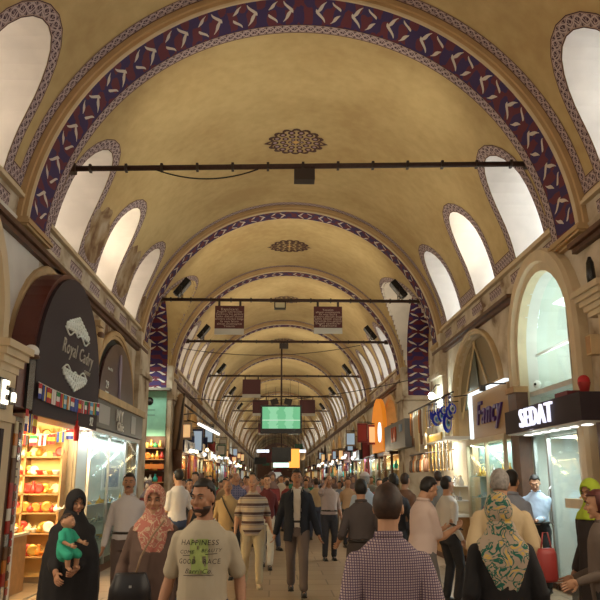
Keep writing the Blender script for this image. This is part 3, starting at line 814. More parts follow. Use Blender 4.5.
    for s in (1, -1):
        a, e_, w_ = arm[s]
        limb(bm, [a, a.lerp(e_, .35), e_, e_.lerp(w_, .3), w_], [.040 * b, .041 * b, .038 * b, .040 * b, .026])
        if legs:
            h_, k_, n_ = leg[s]
            limb(bm, [h_, h_.lerp(k_, .3), k_, k_.lerp(n_, .3), n_], [.080 * b, .078 * b, .052, .052, .036])
            limb(bm, [n_ + Vector((0, .03, -.04)), n_ + Vector((0, -.15, -.055))], [.035, .028])
    bm = remeshed(bm, vox * (1.6 if low else 1), 2)
    for s in (1, -1):
        a, e_, w_ = arm[s]; hand(bm, w_, w_ - e_, lpalm if s == 1 else rpalm, -s if True else s, curl, .98)
    body = put('body', bm, skin(tone), None)
    if not low:
        for s in (1, -1):
            bm = NB(); ball(bm, (0, 0, 0), 1, 10, 0, M=HM @ Matrix.Translation((s * .031, -.083, .008)) @ Matrix.Diagonal((.0125, .0115, .0058, 1)))
            ball(bm, (0, 0, 0), 1, 8, 1, M=HM @ Matrix.Translation((s * .031, -.0925, .008)) @ Matrix.Diagonal((.0058, .0035, .0050, 1)))
            put('eye', bm, [mat('eye_white', (.34, .30, .26), .5), mat('iris', (.02, .012, .008), .2)])
            bm = NB(); tube(bm, [HM @ Vector((s * .014, -.098, .029)), HM @ Vector((s * .032, -.097, .036)), HM @ Vector((s * .052, -.082, .030))], [.003, .005, .002], 6); put('eyebrow', bm, hair_mat(hair if hair in ('grey', 'white', 'black') else 'black'))
        bm = NB(); ball(bm, (0, 0, 0), 1, 10, 0, M=HM @ Matrix.Translation((0, -.0865, -.060)) @ Matrix.Diagonal((.024, .009, .0085, 1))); put('lips', bm, mat('lips', (.30, .10, .075), .5))
    # ---- hair
    if hairlen in ('short', 'bald', 'bob') and not scarf and not chador:
        lim = {'short': -.040, 'bald': -.05, 'bob': -.12}[hairlen]
        def keep(p):
            if p.z < lim - (.035 if p.y > .03 else 0): return False
            if p.y < -.035 and p.z < .056: return False
            if p.y < .012 and abs(p.x) > .045 and p.z < .018: return hairlen == 'bob' and p.y > -.03
            if hairlen == 'bald' and p.z > .055: return False
            return True
        k_ = 1.16 if hairlen == 'bob' else 1.0
        put('hair', shell((0, .014, .022), (.082 * k_, .103 * k_, .112), keep, .012, M=HM, jit=.05 if not low else 0, n=24 if not low else 14), hair_mat(hair))
    if beard:
        def keepb(p): return p.y < .01 and p.z < -.012 and not (abs(p.x) < .024 and -.042 < p.z < -.0 and p.y < -.03) and not (p.z > -.03 and abs(p.x) < .045)
        put('beard', shell((0, -.02, -.036), (.067, .080, .090), keepb, .006, M=HM, jit=.04), hair_mat(beard))
    if moustache:
        bm = NB(); tube(bm, [HM @ Vector((-.030, -.088, -.052)), HM @ Vector((0, -.102, -.043)), HM @ Vector((.030, -.088, -.052))], [.004, .0085, .004], 7); put('moustache', bm, hair_mat(moustache))
    if cap:
        put('cap', shell((0, .014, .026), (.092, .112, .116), lambda p: p.z > .035, .01, M=HM), cap)
    # ---- clothes
    def inflate(secs, d, z0, z1):
        out = []
        for z, cx, cy, rx, ry in secs:
            if z0 <= z <= z1: out.append((z, cx, cy, rx + d, ry + d))
        return out
    v2 = max(.011, vox * 1.25) * (1.5 if low else 1)
    if top and not robe:
        bm = NB(); sec = inflate(torso, .014, hem - .001, 1.46)
        if hem < .84: sec = [(hem, 0, 0, .168 * b, .138 + belly * .5)] + [s_ for s_ in sec if s_[0] > hem + .02]
        sec.append((1.475, 0, .012 - L_(1.47), .070 if not bare else .085, .068))
        loft(bm, sec, 24)
        for s in (1, -1):
            a, e_, w_ = arm[s]
            if sleeve == 'short': limb(bm, [a, a.lerp(e_, .4), a.lerp(e_, .82)], [.053 * b, .055 * b, .058 * b])
            elif sleeve == 'roll': limb(bm, [a, a.lerp(e_, .5), e_, e_.lerp(w_, .22)], [.051 * b, .052 * b, .051, .050])
            else: limb(bm, [a, a.lerp(e_, .5), e_, e_.lerp(w_, .5), e_.lerp(w_, .93)], [.051 * b, .051 * b, .048, .044, .037])
        put('shirt', remeshed(bm, v2, 3, wr if not low else .003, 9, R.random() * 50), top_m)
        if collar and not low:
            bm = NB(); pts = []
            for k in range(13):
                a = PI * 2 * (k / 12) * .86 - PI / 2 + .44
                pts.append(Vector((.070 * math.cos(a), .010 - L_(1.48) + .066 * math.sin(a), 1.475 + .018 * (math.sin(a) * .5 + .5))))
            tube(bm, pts, [(.008, .019)] * 13, 6); put('collar', bm, top_m)
    if bottom == 'trousers' and not robe and not chador:
        bm = NB(); loft(bm, [(.80, 0, 0, .165 * b, .13), (.90, 0, .005, .172 * b, .135 + belly * .5), (.98, 0, .003 - belly * .3, .158 * b, .119 + belly * .7), (1.02, 0, -belly * .4, .150 * b, .110 + belly * .8)], 20)
        for s in (1, -1):
            h_, k_, n_ = leg[s]
            limb(bm, [h_, h_.lerp(k_, .4), k_, k_.lerp(n_, .5), k_.lerp(n_, .96)], [.098 * b, .092 * b, .072, .066, .062])
        put('trousers', remeshed(bm, v2, 2, wr, 10, R.random() * 50), bottom_m)
        if belt and not low:
            bm = NB(); pts = [Vector(((.168 * b + .004) * math.cos(2 * PI * k / 24), -belly * .4 + (.128 + belly * .8) * math.sin(2 * PI * k / 24), 1.015)) for k in range(25)]
            tube(bm, pts, [(.005, .018)] * 25, 6); put('belt', bm, mat('belt_black', (.02, .015, .012), .4))
    if legs:
        for s in (1, -1):
            n_ = leg[s][2]; bm = NB()
            limb(bm, [n_ + Vector((0, .035, -.045)), n_ + Vector((0, -.06, -.05)), n_ + Vector((0, -.165, -.062))], [(.038, .04), (.042, .036), (.036, .024)]); bx(bm, n_.x - .04, n_.x + .04, n_.y - .19, n_.y + .07, n_.z - .09, n_.z - .068)
            put('shoe', bm, shoe_m or mat('shoe_black', (.02, .017, .015), .35))
    if jacket:
        bm = NB(); sec = [(.74, 0, .01, .190 * b, .155), (.86, 0, .005, .186 * b, .150)] + inflate(torso, .032, .9, 1.46) + [(1.485, 0, .012, .078, .076)]
        loft(bm, sec, 24)
        for s in (1, -1):
            a, e_, w_ = arm[s]; limb(bm, [a, a.lerp(e_, .5), e_, e_.lerp(w_, .5), e_.lerp(w_, .94)], [.066 * b, .063 * b, .058, .053, .048])
        def cutj(c_): return c_.y < -.03 and abs(c_.x) < .028 + .055 * max(0, min(1, (c_.z - .9) / .5)) + (.05 * (1.0 - c_.z) / .25 if c_.z < 1.0 else 0) and not abs(c_.x) > .12
        put('jacket', remeshed(bm, v2, 3, .006, 8, 3, cutj), jacket)
        for s in (1, -1):
            bm = NB(); vs = [(s * .045, -.155, 1.12), (s * .075, -.158, 1.28), (s * .125, -.150, 1.33), (s * .085, -.135, 1.42), (s * .06, -.10, 1.47), (s * .05, -.12, 1.40), (s * .055, -.155, 1.28)]
            bm.faces.new([bm.verts.new(v_) for v_ in vs]); bmesh.ops.solidify(bm, geom=bm.faces[:], thickness=.008); put('lapel', bm, jacket)
    if robe:
        m_, rx0, wid = robe
        bm = NB(); n_ = 48
        loft(bm, [(.05, 0, .02, .27 * wid, .22 * wid, .06), (.35, 0, .015, .245 * wid, .20 * wid, .05), (.65, 0, .01, .225 * wid, .18 * wid, .03), (.88, 0, .005 - belly * .4, .205 * wid, .165 * wid + belly * .6, .01), (1.05, 0, -belly * .5, .180 * wid, .142 * wid + belly), (1.2, 0, -L_(1.2) - belly * .5, .180 * wid, .148 * wid + belly),
                  (1.32, 0, -L_(1.3), .187 * b, .135), (1.38, 0, .005 - L_(1.4), .165 * b, .120), (1.42, 0, .008, .13 * b, .105), (1.465, 0, .01 - L_(1.46), .115, .09), (1.49, 0, .01 - L_(1.46), .07, .07)], n_, nf=11)
        for s in (1, -1):
            a, e_, w_ = arm[s]; limb(bm, [a, a.lerp(e_, .5), e_, e_.lerp(w_, .5), e_.lerp(w_, .92)], [.060 * b, .060 * b, .058, .054, .048])
        put('coat', remeshed(bm, v2, 3, wr, 9, R.random() * 50), m_)
    if scarf:
        sm_, drape = scarf
        bm = shell((0, .01, .012), (.094, .118, .126), lambda p: not (p.y < -.02 and (p.x / .060) ** 2 + ((p.z + .018) / .088) ** 2 < 1) and p.z > -.115, .012, 28, HM)
        q = NB(); loft(q, [(1.36, 0, -.0 - L_(1.35), .19, .155, .03), (1.42, 0, -.0 - L_(1.4), .165, .135, .03), (1.47, 0, 0 - L_(1.46), .115, .105, .03), (1.52, 0, .0 - L_(1.52), .088, .092, .02), (1.56, 0, -.005 - L_(1.55), .080, .085)], 30, nf=7)
        if drape: loft(q, [(1.06, .02, -.150 - L_(1.1), .05, .022), (1.2, .01, -.160 - L_(1.2), .085, .03), (1.33, 0, -.13 - L_(1.33), .13, .05), (1.42, 0, -.09 - L_(1.4), .11, .05)], 14)
        me_ = bpy.data.meshes.new('x'); q2 = remeshed(q, v2, 2, .007, 12, 5); q2.to_mesh(me_); q2.free(); bm.from_mesh(me_); bpy.data.meshes.remove(me_)
        put('headscarf', bm, sm_)
    if chador:
        m_ = chador
        bm = shell((0, .012, .012), (.100, .122, .135), lambda p: not (p.y < -.02 and ((p.x + .004) / .056) ** 2 + ((p.z + .020) / .078) ** 2 < 1) and p.z > -.125, .014, 30, HM)
        q = NB(); loft(q, [(.03, 0, .03, .31, .25, .05), (.4, 0, .02, .30, .24, .04), (.7, 0, -.0, .29, .24, .03), (.95, 0, -.02, .285, .22, .02), (1.12, 0, -.02, .27, .20, .015), (1.26, 0, 0, .235, .165, .01), (1.37, 0, .01, .195, .14), (1.45, 0, .01, .14, .12), (1.54, 0, .005, .098, .105), (1.58, 0, .01, .088, .10)], 48, nf=12)
        for s in (1, -1):
            a, e_, w_ = arm[s]; limb(q, [a, a.lerp(e_, .5), e_, e_.lerp(w_, .6)], [.07, .072, .075, .055])
        me_ = bpy.data.meshes.new('x'); q2 = remeshed(q, v2, 3, .008, 7, 5); q2.to_mesh(me_); q2.free(); bm.from_mesh(me_); bpy.data.meshes.remove(me_)
        put('chador', bm, m_)
    t['_'] = 0; del t['_']
    return t, HM, arm, put
def pattern_mat(name, kind, c1, c2, sx, sz, c3=None, rough=.8):
    m, h = newm(name, rough); x, y, z, oc = h.obj()
    if kind == 'check':
        a_ = h.m('GREATER_THAN', h.m('SINE', h.m('MULTIPLY', x, 2 * PI / sx)), -.4); b_ = h.m('GREATER_THAN', h.m('SINE', h.m('MULTIPLY', z, 2 * PI / sz)), -.4)
        h.col(h.mix(h.m('MULTIPLY', a_, b_), c2, c1))
    elif kind == 'stripe':
        k = h.m('SINE', h.m('MULTIPLY', z, 2 * PI / sz)); k2 = h.m('SINE', h.m('MULTIPLY', z, 4 * PI / sz))
        c_ = h.mix(h.m('GREATER_THAN', k, .1), c1, c2); c_ = h.mix(h.m('GREATER_THAN', k2, .75), c_, c3 or c2); h.col(c_)
    elif kind == 'floral':
        vo = h.n('ShaderNodeTexVoronoi'); vo.inputs['Scale'].default_value = sx; h.t.links.new(oc, vo.inputs['Vector'])
        nz = h.n('ShaderNodeTexNoise'); nz.inputs['Scale'].default_value = sz; nz.inputs['Distortion'].default_value = 1.5; h.t.links.new(oc, nz.inputs['Vector'])
        r_ = h.n('ShaderNodeValToRGB'); cr = r_.color_ramp; cr.interpolation = 'CONSTANT'
        cr.elements[0].color = (*c1, 1); cr.elements[1].position = .62; cr.elements[1].color = (*(c3 or c2), 1)
        e = cr.elements.new(.48); e.color = (*c2, 1); e = cr.elements.new(.55); e.color = (*c1, 1)
        h.t.links.new(nz.outputs[0], r_.inputs[0]); h.col(r_.outputs[0])
    return m
def atpx(px, y): # axis x seen at picture column px at depth y, eye level (used only to work out where people stand)
    u = px - 300; f = 720 * math.cos(math.radians(14)); a = math.atan2(u, f) + math.radians(1.93)
    return -.4 + y * math.tan(a)
C_ = lambda n, c, **k: mat('cloth_' + n, c, .85, **k)
check_m = pattern_mat('check_shirt', 'check', (.46, .36, .36), (.10, .06, .12), .012, .012)
plaid_m = pattern_mat('blue_plaid', 'check', (.06, .07, .16), (.16, .15, .25), .05, .05)
polo_m = pattern_mat('striped_polo', 'stripe', (.50, .40, .28), (.085, .045, .04), .05, .135, (.42, .36, .32))
floral_m = pattern_mat('green_floral_scarf', 'floral', (.42, .33, .25), (.01, .12, .085), 9, 13, (.62, .42, .10))
pink_m = pattern_mat('pink_scarf', 'floral', (.40, .13, .10), (.52, .38, .26), 9, 14, (.42, .20, .15))
H2 = PI
# checked-shirt man, back to us
t, HM, arm, put = person('man seen from behind in a small-checked purple and cream shirt, nearest the viewer', (.165, 3.75, 0), H2, 1.63, 0, 1.10, .01, vox=.007, hair='brown', top_m=check_m, sleeve='long', bottom_m=C_('navy', (.03, .035, .06)), hem=.80, wr=.006, head=(.02, -.35))
# T-shirt man
tee = C_('tee', (.46, .40, .30), var=.06)
t, HM, arm, put = person('bearded young man in a beige printed t-shirt walking towards the viewer', (-.86, 4.95, 0), -.10, 1.655, 1, 1.05, .02, vox=.007, hair='black', beard='brown', top_m=tee, collar=False, belt=False, hem=.86, bottom_m=C_('jeans', (.05, .06, .10)), head=(.10, -.32),
    feet=((.10, -.20, .09), (-.10, .22, .10)), rh=(-.29, -.02, .86), lh=(.27, .03, .86), wr=.007)
S_ = 1.655 / 1.75
bm = NB(); tube(bm, [Vector((.072 * math.cos(2 * PI * k / 20), .008 + .068 * math.sin(2 * PI * k / 20), 1.472 + .010 * math.sin(2 * PI * k / 20))) for k in range(21)], .007, 6); put('neckband', bm, tee)
def chest(u, z, off=.0):   # point on the shirt front
    x = u; rx = .19; ry = .150
    return Vector((x, -ry * math.sqrt(max(.05, 1 - (x / rx) ** 2)) - .012 - off, z))
def print_text(body, u, z, size, m, shear=0, sx=1):
    me = text_mesh(body, size, .0, shear, 0, sx)
    for v_ in me.vertices:
        q = chest(u + v_.co.x, z + v_.co.y, .009); v_.co = q
    me.transform(Matrix.Scale(S_, 4)); me.materials.append(m); me.name = 'print'
    o = bpy.data.objects.new('print', me); link(o); o.parent = t
ink = C_('ink', (.025, .02, .02))
bm = NB(); N_ = 10
for i in range(N_):
    for j in range(N_):
        q = []
        for a_, b_ in ((0, 0), (1, 0), (1, 1), (0, 1)):
            q.append(chest(-.062 + .124 * (i + a_) / N_, 1.14 + .22 * (j + b_) / N_, .005))
        if mnoise.noise(Vector((i * .45, j * .4, 2))) > -.28: bm.faces.new([bm.verts.new(p) for p in q])
put('print_patch', bm, C_('green_print', (.38, .48, .16), var=.25, scale=12))
print_text('HAPPINESS', 0, 1.335, .048, ink, .1); print_text('COME', -.085, 1.275, .034, ink, .3); print_text('BEAUTY', .080, 1.285, .032, ink, .3)
print_text('GOOD', -.080, 1.215, .046, ink, .1, .8); print_text('RACE', .085, 1.215, .046, ink, .1, .9); print_text('Barri Co.', .0, 1.155, .044, ink, .35)
bm = NB(); bx(bm, -.001, .001, -.001, .001, 1.1, 1.101); bm.free()
for (u0, u1, z_) in ((-.10, .10, 1.128), (-.11, -.06, 1.252), (.045, .12, 1.262)):
    bm = NB(); ps = [chest(u0 + (u1 - u0) * k / 8, z_ + .004 * k / 8, .009) for k in range(9)]
    tube(bm, ps, .0022, 5); put('print_underline', bm, ink)
# scarf woman
coat_m = C_('taupe', (.115, .07, .055), var=.15)
t, HM, arm, put = person('woman in a coral and cream headscarf and long brown coat carrying a bag', (-1.37, 6.1, 0), .08, 1.61, 1, .98, .03, vox=.008, top=None, robe=(coat_m, 0, 1.02), scarf=(pink_m, True), head=(.12, -.05), rh=(-.27, -.17, .93), lh=(.27, 0, .88), rpalm=(1, 0, 0))
bag = thing('handbag', 'black leather shoulder bag hanging at the coral-scarfed woman, left in the photo', 'bag', (-1.48, 5.80, .74), .2); bag.scale = (.85,) * 3
bm = NB(); loft(bm, [(0, 0, 0, .17, .05), (.02, 0, 0, .19, .065), (.14, 0, 0, .18, .06), (.25, 0, 0, .14, .035), (.27, 0, 0, .13, .02)], 18); obj('bag_body', bm, cm('black_leather', (.015, .014, .018), .35), bag)
bm = NB(); tube(bm, [(.04, .0, .24), (.08, .02, .40), (.18, .06, .58), (.28, .15, .70)], .010, 6); obj('strap', bm, cm('strap_tan', (.25, .16, .09)), bag)
bm = NB(); bx(bm, -.012, .012, -.068, -.055, .15, .17); obj('clasp', bm, steel, bag)
# woman in black chador with baby
black_c = C_('black', (.012, .011, .014), var=.3, scale=4)
t, HM, arm, put = person('woman in a full black chador holding a baby against her chest', (-2.20, 6.8, 0), .25, 1.555, 1, 1.0, 0, vox=.009, top=None, chador=black_c, head=(.10, .35), lh=(.05, -.33, 1.02), rh=(-.12, -.33, .98), lpalm=(0, 1, .4), rpalm=(0, 1, .4), curl=.8)
bt = thing('person', 'baby in a mint green top held by the woman in the black chador', 'person', (-2.17, 6.50, 1.07), 1.05)
bt.scale = (.78,) * 3
bm = NB(); ball(bm, (0, 0, .30), .072, 16, 0, (1, 1.08, 1.05)); ball(bm, (.012, -.04, .275), .048, 12); ball(bm, (.07, 0, .285), .014, 8); ball(bm, (-.07, 0, .285), .014, 8); ball(bm, (.01, -.085, .282), .012, 8)
limb(bm, [(0, 0, .02), (0, 0, .12), (0, 0, .22)], [.075, .07, .04]); limb(bm, [(.07, 0, .17), (.11, -.06, .10), (.10, -.13, .08)], [.028, .024, .017]); limb(bm, [(-.07, 0, .17), (-.11, -.05, .10), (-.07, -.12, .06)], [.028, .024, .017])
limb(bm, [(.05, 0, .01), (.09, -.09, -.05), (.09, -.08, -.17), (.09, -.12, -.19)], [.045, .038, .026, .018]); limb(bm, [(-.05, 0, .01), (-.06, -.1, -.05), (-.04, -.09, -.17), (-.04, -.13, -.19)], [.045, .038, .026, .018])
bm = remeshed(bm, .007, 2); hand(bm, Vector((.10, -.14, .08)), (0, -1, -.3), (1, 0, 0), 1, .6, .5); hand(bm, Vector((-.07, -.13, .06)), (.2, -1, -.3), (1, 0, 0), 1, .6, .5); obj('body', bm, skin(0), bt)
bm = NB(); limb(bm, [(0, .005, -.03), (0, .005, .10), (0, .003, .19)], [.098, .088, .060]); limb(bm, [(.05, 0, .01), (.09, -.09, -.05)], [.060, .052]); limb(bm, [(-.05, 0, .01), (-.06, -.1, -.05)], [.060, .052]); limb(bm, [(.07, 0, .17), (.105, -.05, .11)], [.042, .036]); limb(bm, [(-.07, 0, .17), (-.105, -.045, .11)], [.042, .036])
obj('shirt', remeshed(bm, .008, 2, .005, 14), C_('mint', (.03, .38, .25)), bt)
obj('hair', shell((0, .004, .305), (.078, .084, .080), lambda p: p.z > .02 - (p.y * .4) and not (p.y < -.05), .004), hair_mat('brown'), bt)
# blue-shirt man with moustache
t, HM, arm, put = person('man with moustache in a pale blue-white shirt beside the glass shop front', (-2.27, 9.6, 0), .12, 1.73, 1, 1.04, .02, hair='black', moustache='black', top_m=C_('paleshirt', (.52, .50, .52)), sleeve='long', bottom_m=C_('brown_grey', (.11, .08, .075)), feet=((.1, -.18, .09), (-.1, .2, .11)), rh=(-.27, -.06, .85), lh=(.26, .06, .86), wr=.007)
# jacket man
jm = C_('navy_jacket', (.010, .013, .022))
t, HM, arm, put = person('tall man in an open dark jacket, white shirt and grey trousers striding down the middle', (atpx(297, 11.3), 11.3, 0), .0, 1.80, 1, 1.03, 0, hair='black', top_m=C_('whiteshirt', (.62, .56, .48)), sleeve='long', jacket=jm, bottom_m=C_('greytrousers', (.15, .115, .10)), feet=((.09, -.30, .10), (-.08, .28, .13)), lh=(.31, -.08, .84), rh=(-.31, .06, .84), hem=.93)
# polo man
t, HM, arm, put = person('grey-haired man in a brown and cream striped polo and cream trousers', (atpx(256, 12.1), 12.1, 0), .12, 1.72, 0, 1.12, .05, hair='grey', hairlen='bald', top_m=polo_m, hem=.80, belt=False, bottom_m=C_('creamtrousers', (.50, .42, .27)), shoe_m=C_('beige_shoe', (.40, .33, .22)), feet=((.11, -.10, .09), (-.12, .12, .10)), head=(0, -.25), lh=(.29, -.10, .92))
t, HM, arm, put = person('man in an ochre shirt with a dark strap across it, left of the striped polo', (atpx(232, 13), 13.1, 0), -.05, 1.63, 1, 1.05, .03, hair='grey', hairlen='bald', top_m=C_('ochre', (.42, .29, .14)), sleeve='roll', bottom_m=C_('darkt', (.03, .03, .035)), hem=.82, belt=False)
bm = NB(); tube(bm, [(-.10, -.08, 1.46), (-.04, -.165, 1.33), (.06, -.175, 1.15), (.15, -.14, .98)], .014, 6); put('strap', bm, blackm)
t, HM, arm, put = person('young woman in a maroon cardigan and pale trousers behind the striped polo man', (atpx(269, 14.6), 14.6, 0), .05, 1.74, 0, .92, 0, hair='brown', top_m=C_('maroon', (.12, .018, .02)), sleeve='long', hem=.84, bottom_m=C_('paletrousers', (.55, .50, .42)), belt=False, feet=((.06, -.22, .1), (-.06, .2, .12)))
t, HM, arm, put = person('man in a pale checked shirt holding a phone to his ear', (atpx(327, 16), 16, 0), .1, 1.74, 1, 1.05, .04, hair='black', hairlen='bald', top_m=C_('lilac', (.40, .32, .30)), sleeve='roll', bottom_m=C_('charcoal', (.035, .035, .045)), rh=(-.10, -.12, 1.56), ehr=(-.5, -.4, -1), rpalm=(1, 0, 0), head=(0, .1), curl=1.1)
# left background man in white tee seen from behind
t, HM, arm, put = person('man in a white t-shirt and jeans turned towards the left shops', (atpx(184, 13), 13.2, 0), -2.4, 1.83, 0, 1.02, 0, hair='black', top_m=C_('whitetee', (.62, .60, .60)), collar=False, bottom_m=C_('bluejeans', (.05, .075, .15)), lh=(.12, -.28, 1.12), hem=.84, belt=False)
t, HM, arm, put = person('person in a black outfit behind the bearded young man', (atpx(196, 15), 15, 0), .4, 1.66, 1, 1.0, 0, hair='black', top_m=C_('blacktop', (.02, .02, .025)), sleeve='long', bottom_m=C_('blackb', (.02, .02, .02)), belt=False)
t, HM, arm, put = person('man in a dark blue plaid shirt further back left of the ochre shirt', (atpx(240, 16.5), 16.5, 0), .0, 1.80, 1, 1.05, .02, hair='grey', hairlen='bald', top_m=plaid_m, bottom_m=C_('darkt'  , (.03, .03, .035)), belt=False)
# right side
t, HM, arm, put = person('man seen from behind in a dark grey-brown shirt and black belt', (atpx(357, 8.8), 8.8, 0), H2 + .05, 1.655, 0, 1.06, .02, vox=.008, hair='black', top_m=C_('slate', (.085, .07, .07)), sleeve='roll', hem=.95, bottom_m=C_('darkbrown', (.06, .045, .04)), lh=(.27, -.16, .98), rh=(-.26, -.16, .98), wr=.008)
t, HM, arm, put = person('old man in a pale blue shirt and white crocheted cap beyond the grey-shirted man', (atpx(361, 12), 12, 0), H2 - .2, 1.76, 0, 1.05, .03, hair='grey', cap=C_('cap', (.55, .50, .50)), top_m=C_('paleblue', (.38, .46, .56)), sleeve='long', bottom_m=C_('greyt', (.15, .14, .14)))
t, HM, arm, put = person('dark-haired man in a pale pink shirt looking down at the phone in his hands', (atpx(412, 7.9), 7.9, 0), 1.95, 1.70, 0, 1.06, .03, vox=.008, hair='black', top_m=C_('palepink', (.60, .47, .42)), sleeve='short', hem=.84, bottom_m=C_('greyt', (.15, .14, .14)), lh=(.10, -.36, 1.17), rh=(-.10, -.36, 1.17), lpalm=(0, 0, 1), rpalm=(0, 0, 1), curl=.8, lean=.10, head=(.42, 0), belt=False)
ph = thing('phone', 'dark phone held in both hands by the man in the pale pink shirt', 'phone', (0, 0, 0)); 
Mp = Matrix.Translation(t.location) @ Matrix.Rotation(1.95, 4, 'Z') @ Matrix.Translation((0, -.45, 1.155)) @ Matrix.Rotation(.5, 4, 'X')
ph.matrix_world = Mp
bm = NB(); bx(bm, -.036, .036, -.07, .07, -.005, .005); obj('case', bm, black, ph)
bm = NB(); bx(bm, -.032, .032, -.062, .062, .005, .0065); obj('screen', bm, mat('phone_screen', (.5, .6, .8), emit=.8), ph)
for i, (px, y, H_, lab, cc, hr) in enumerate(((388, 11.0, 1.74, 'dark-haired man in a black top seen from behind, left of the pink-shirted man', (.02, .02, .025), 'black'), (399, 13.0, 1.76, 'man in a brown shirt just above the checked man head, facing the shops', (.14, .07, .04), 'brown'),
        (438, 10.5, 1.70, 'man in a white top by the gold stall, right of the pink-shirted man', (.58, .55, .5), 'black'), (345, 19, 1.70, 'bearded person in a tan top beyond the phone caller', (.35, .22, .12), 'brown'))):
    person(lab, (atpx(px, y), y, 0), [H2, 2.4, 2.0, .2][i], H_, i % 2, 1.02, 0, hair=hr, top_m=C_('bg%d' % i, cc), sleeve='long', bottom_m=C_('darkt', (.03, .03, .035)), belt=False, low=True)
t, HM, arm, put = person('woman in a green floral headscarf and black dress seen from behind', (1.03, 4.75, 0), H2 - .1, 1.565, 0, 1.06, .03, vox=.008, top=None, robe=(black_c, 0, 1.1), scarf=(floral_m, False), head=(-.05, .25))
bm = NB(); loft(bm, [(1.10, 0, .16, .07, .015), (1.22, 0, .165, .12, .025), (1.32, 0, .145, .165, .035), (1.40, 0, .11, .175, .04), (1.47, 0, .07, .12, .05), (1.56, 0, .055, .088, .06)], 20); put('scarf_tail', remeshed(bm, .012, 2, .006, 12), floral_m)
t, HM, arm, put = person('grey-haired man in a cream shirt seen from behind beside the floral scarf', (1.49, 6.2, 0), H2 - .25, 1.74, 0, 1.14, .04, vox=.008, hair='grey', top_m=C_('creamshirt', (.55, .42, .25)), sleeve='short', hem=.84, belt=False, bottom_m=C_('darkt', (.03, .03, .035)), head=(.15, -.15))
bg_ = thing('handbag', 'red shoulder bag at the side of the cream-shirted man', 'bag', (1.78, 6.02, .86), .3); bg_.scale = (.75,) * 3
bm = NB(); loft(bm, [(0, 0, 0, .10, .05), (.03, 0, 0, .12, .06), (.28, 0, 0, .12, .055), (.34, 0, 0, .10, .03)], 16); obj('bag_body', bm, cm('red_leather', (.32, .035, .03), .5), bg_)
bm = NB(); tube(bm, [(-.07, 0, .32), (-.03, 0, .50), (.03, 0, .50), (.07, 0, .32)], .008, 6); obj('strap', bm, cm('red_leather', (.32, .035, .03), .5), bg_)
t, HM, arm, put = person('dark-haired man in a grey-blue shirt between the cream shirt and light blue shirt men', (atpx(499, 8.6), 8.6, 0), 2.4, 1.76, 0, 1.05, .02, hair='black', top_m=C_('greyblue', (.28, .31, .38)), sleeve='long', bottom_m=C_('darkt', (.03, .03, .035)), belt=False)
t, HM, arm, put = person('man in a light blue shirt and black trousers reading his phone by the lit doorway', (atpx(521, 11.4), 11.4, 0), -.55, 1.74, 0, 1.08, .05, hair='black', top_m=C_('lightblue', (.36, .46, .60)), sleeve='long', hem=.95, bottom_m=C_('blacktr', (.02, .02, .022)), lh=(.05, -.32, 1.06), rh=(-.09, -.32, 1.04), lpalm=(0, 0, 1), rpalm=(0, 0, 1), curl=.9, head=(.40, .15), wr=.008, feet=((.09, 0, .09), (-.09, .02, .09)))
ph = thing('phone', 'small phone held by the man in the light blue shirt', 'phone'); ph.matrix_world = Matrix.Translation(t.location) @ Matrix.Rotation(-.55, 4, 'Z') @ Matrix.Translation((-.02, -.42, 1.06)) @ Matrix.Rotation(.5, 4, 'X')
bm = NB(); bx(bm, -.034, .034, -.065, .065, -.005, .005); obj('case', bm, black, ph)
bm = NB(); bx(bm, -.03, .03, -.06, .06, .005, .0065); obj('screen', bm, mat('phone_screen', (.5, .6, .8), emit=.8), ph)
t, HM, arm, put = person('person with short dark red hair in a taupe jacket at the right edge', (2.20, 5.9, 0), -1.85, 1.57, 0, 1.02, .02, vox=.008, hair='red', hairlen='bob', top_m=C_('taupe2', (.15, .115, .095), var=.1), sleeve='long', hem=.62, bottom_m=C_('blacktr', (.02, .02, .022)), lh=(.14, -.26, .98), rh=(-.16, -.26, .98), head=(.1, 0))
t, HM, arm, put = person('person in a lime green headscarf and dark clothes at the far right edge', (2.58, 6.9, 0), -1.0, 1.66, 1, 1.0, 0, top=None, robe=(C_('darkrobe', (.03, .022, .022)), 0, 1.0), scarf=(C_('lime', (.36, .46, .03)), False), head=(.2, 0))
# ---- the crowd further down the street
bases = []
tops = [('white', (.55, .52, .48)), ('black', (.02, .02, .025)), ('pale blue', (.22, .27, .35)), ('tan', (.38, .26, .14)), ('dark red', (.22, .03, .03)), ('green', (.03, .20, .12)), ('grey', (.2, .19, .19)), ('pink', (.5, .26, .24))]
hairs = ['black', 'brown', 'grey', 'black']
def crowd_base(i):
    fem = i in (2, 5)
    t, *_ = person('distant shopper', (0, 0, 0), 0, 1.7, i % 3, 1.0, .02, vox=.016, low=True, hair=hairs[i % 4], top_m=C_('crowdtop', (.5, .5, .5)), sleeve='short' if i % 2 else 'long', bottom_m=C_('darkt', (.03, .03, .035)), belt=False, collar=False,
        scarf=(C_('crowdtop', (.5, .5, .5)), False) if fem else None, feet=((.1, -.2, .09), (-.1, .2, .12)) if i % 2 else None)
    for ch in t.children:
        if ch.name.split('.')[0] in ('shirt', 'headscarf', 'trousers'): ch.material_slots[0].link = 'OBJECT'
    return t
bases = [crowd_base(i) for i in range(6)]
used = set(); spots = []
NAMED = [(o.location.x, o.location.y) for o in sc.objects if o.type == 'EMPTY' and o.get('category') == 'person' and o.location.y > 5]
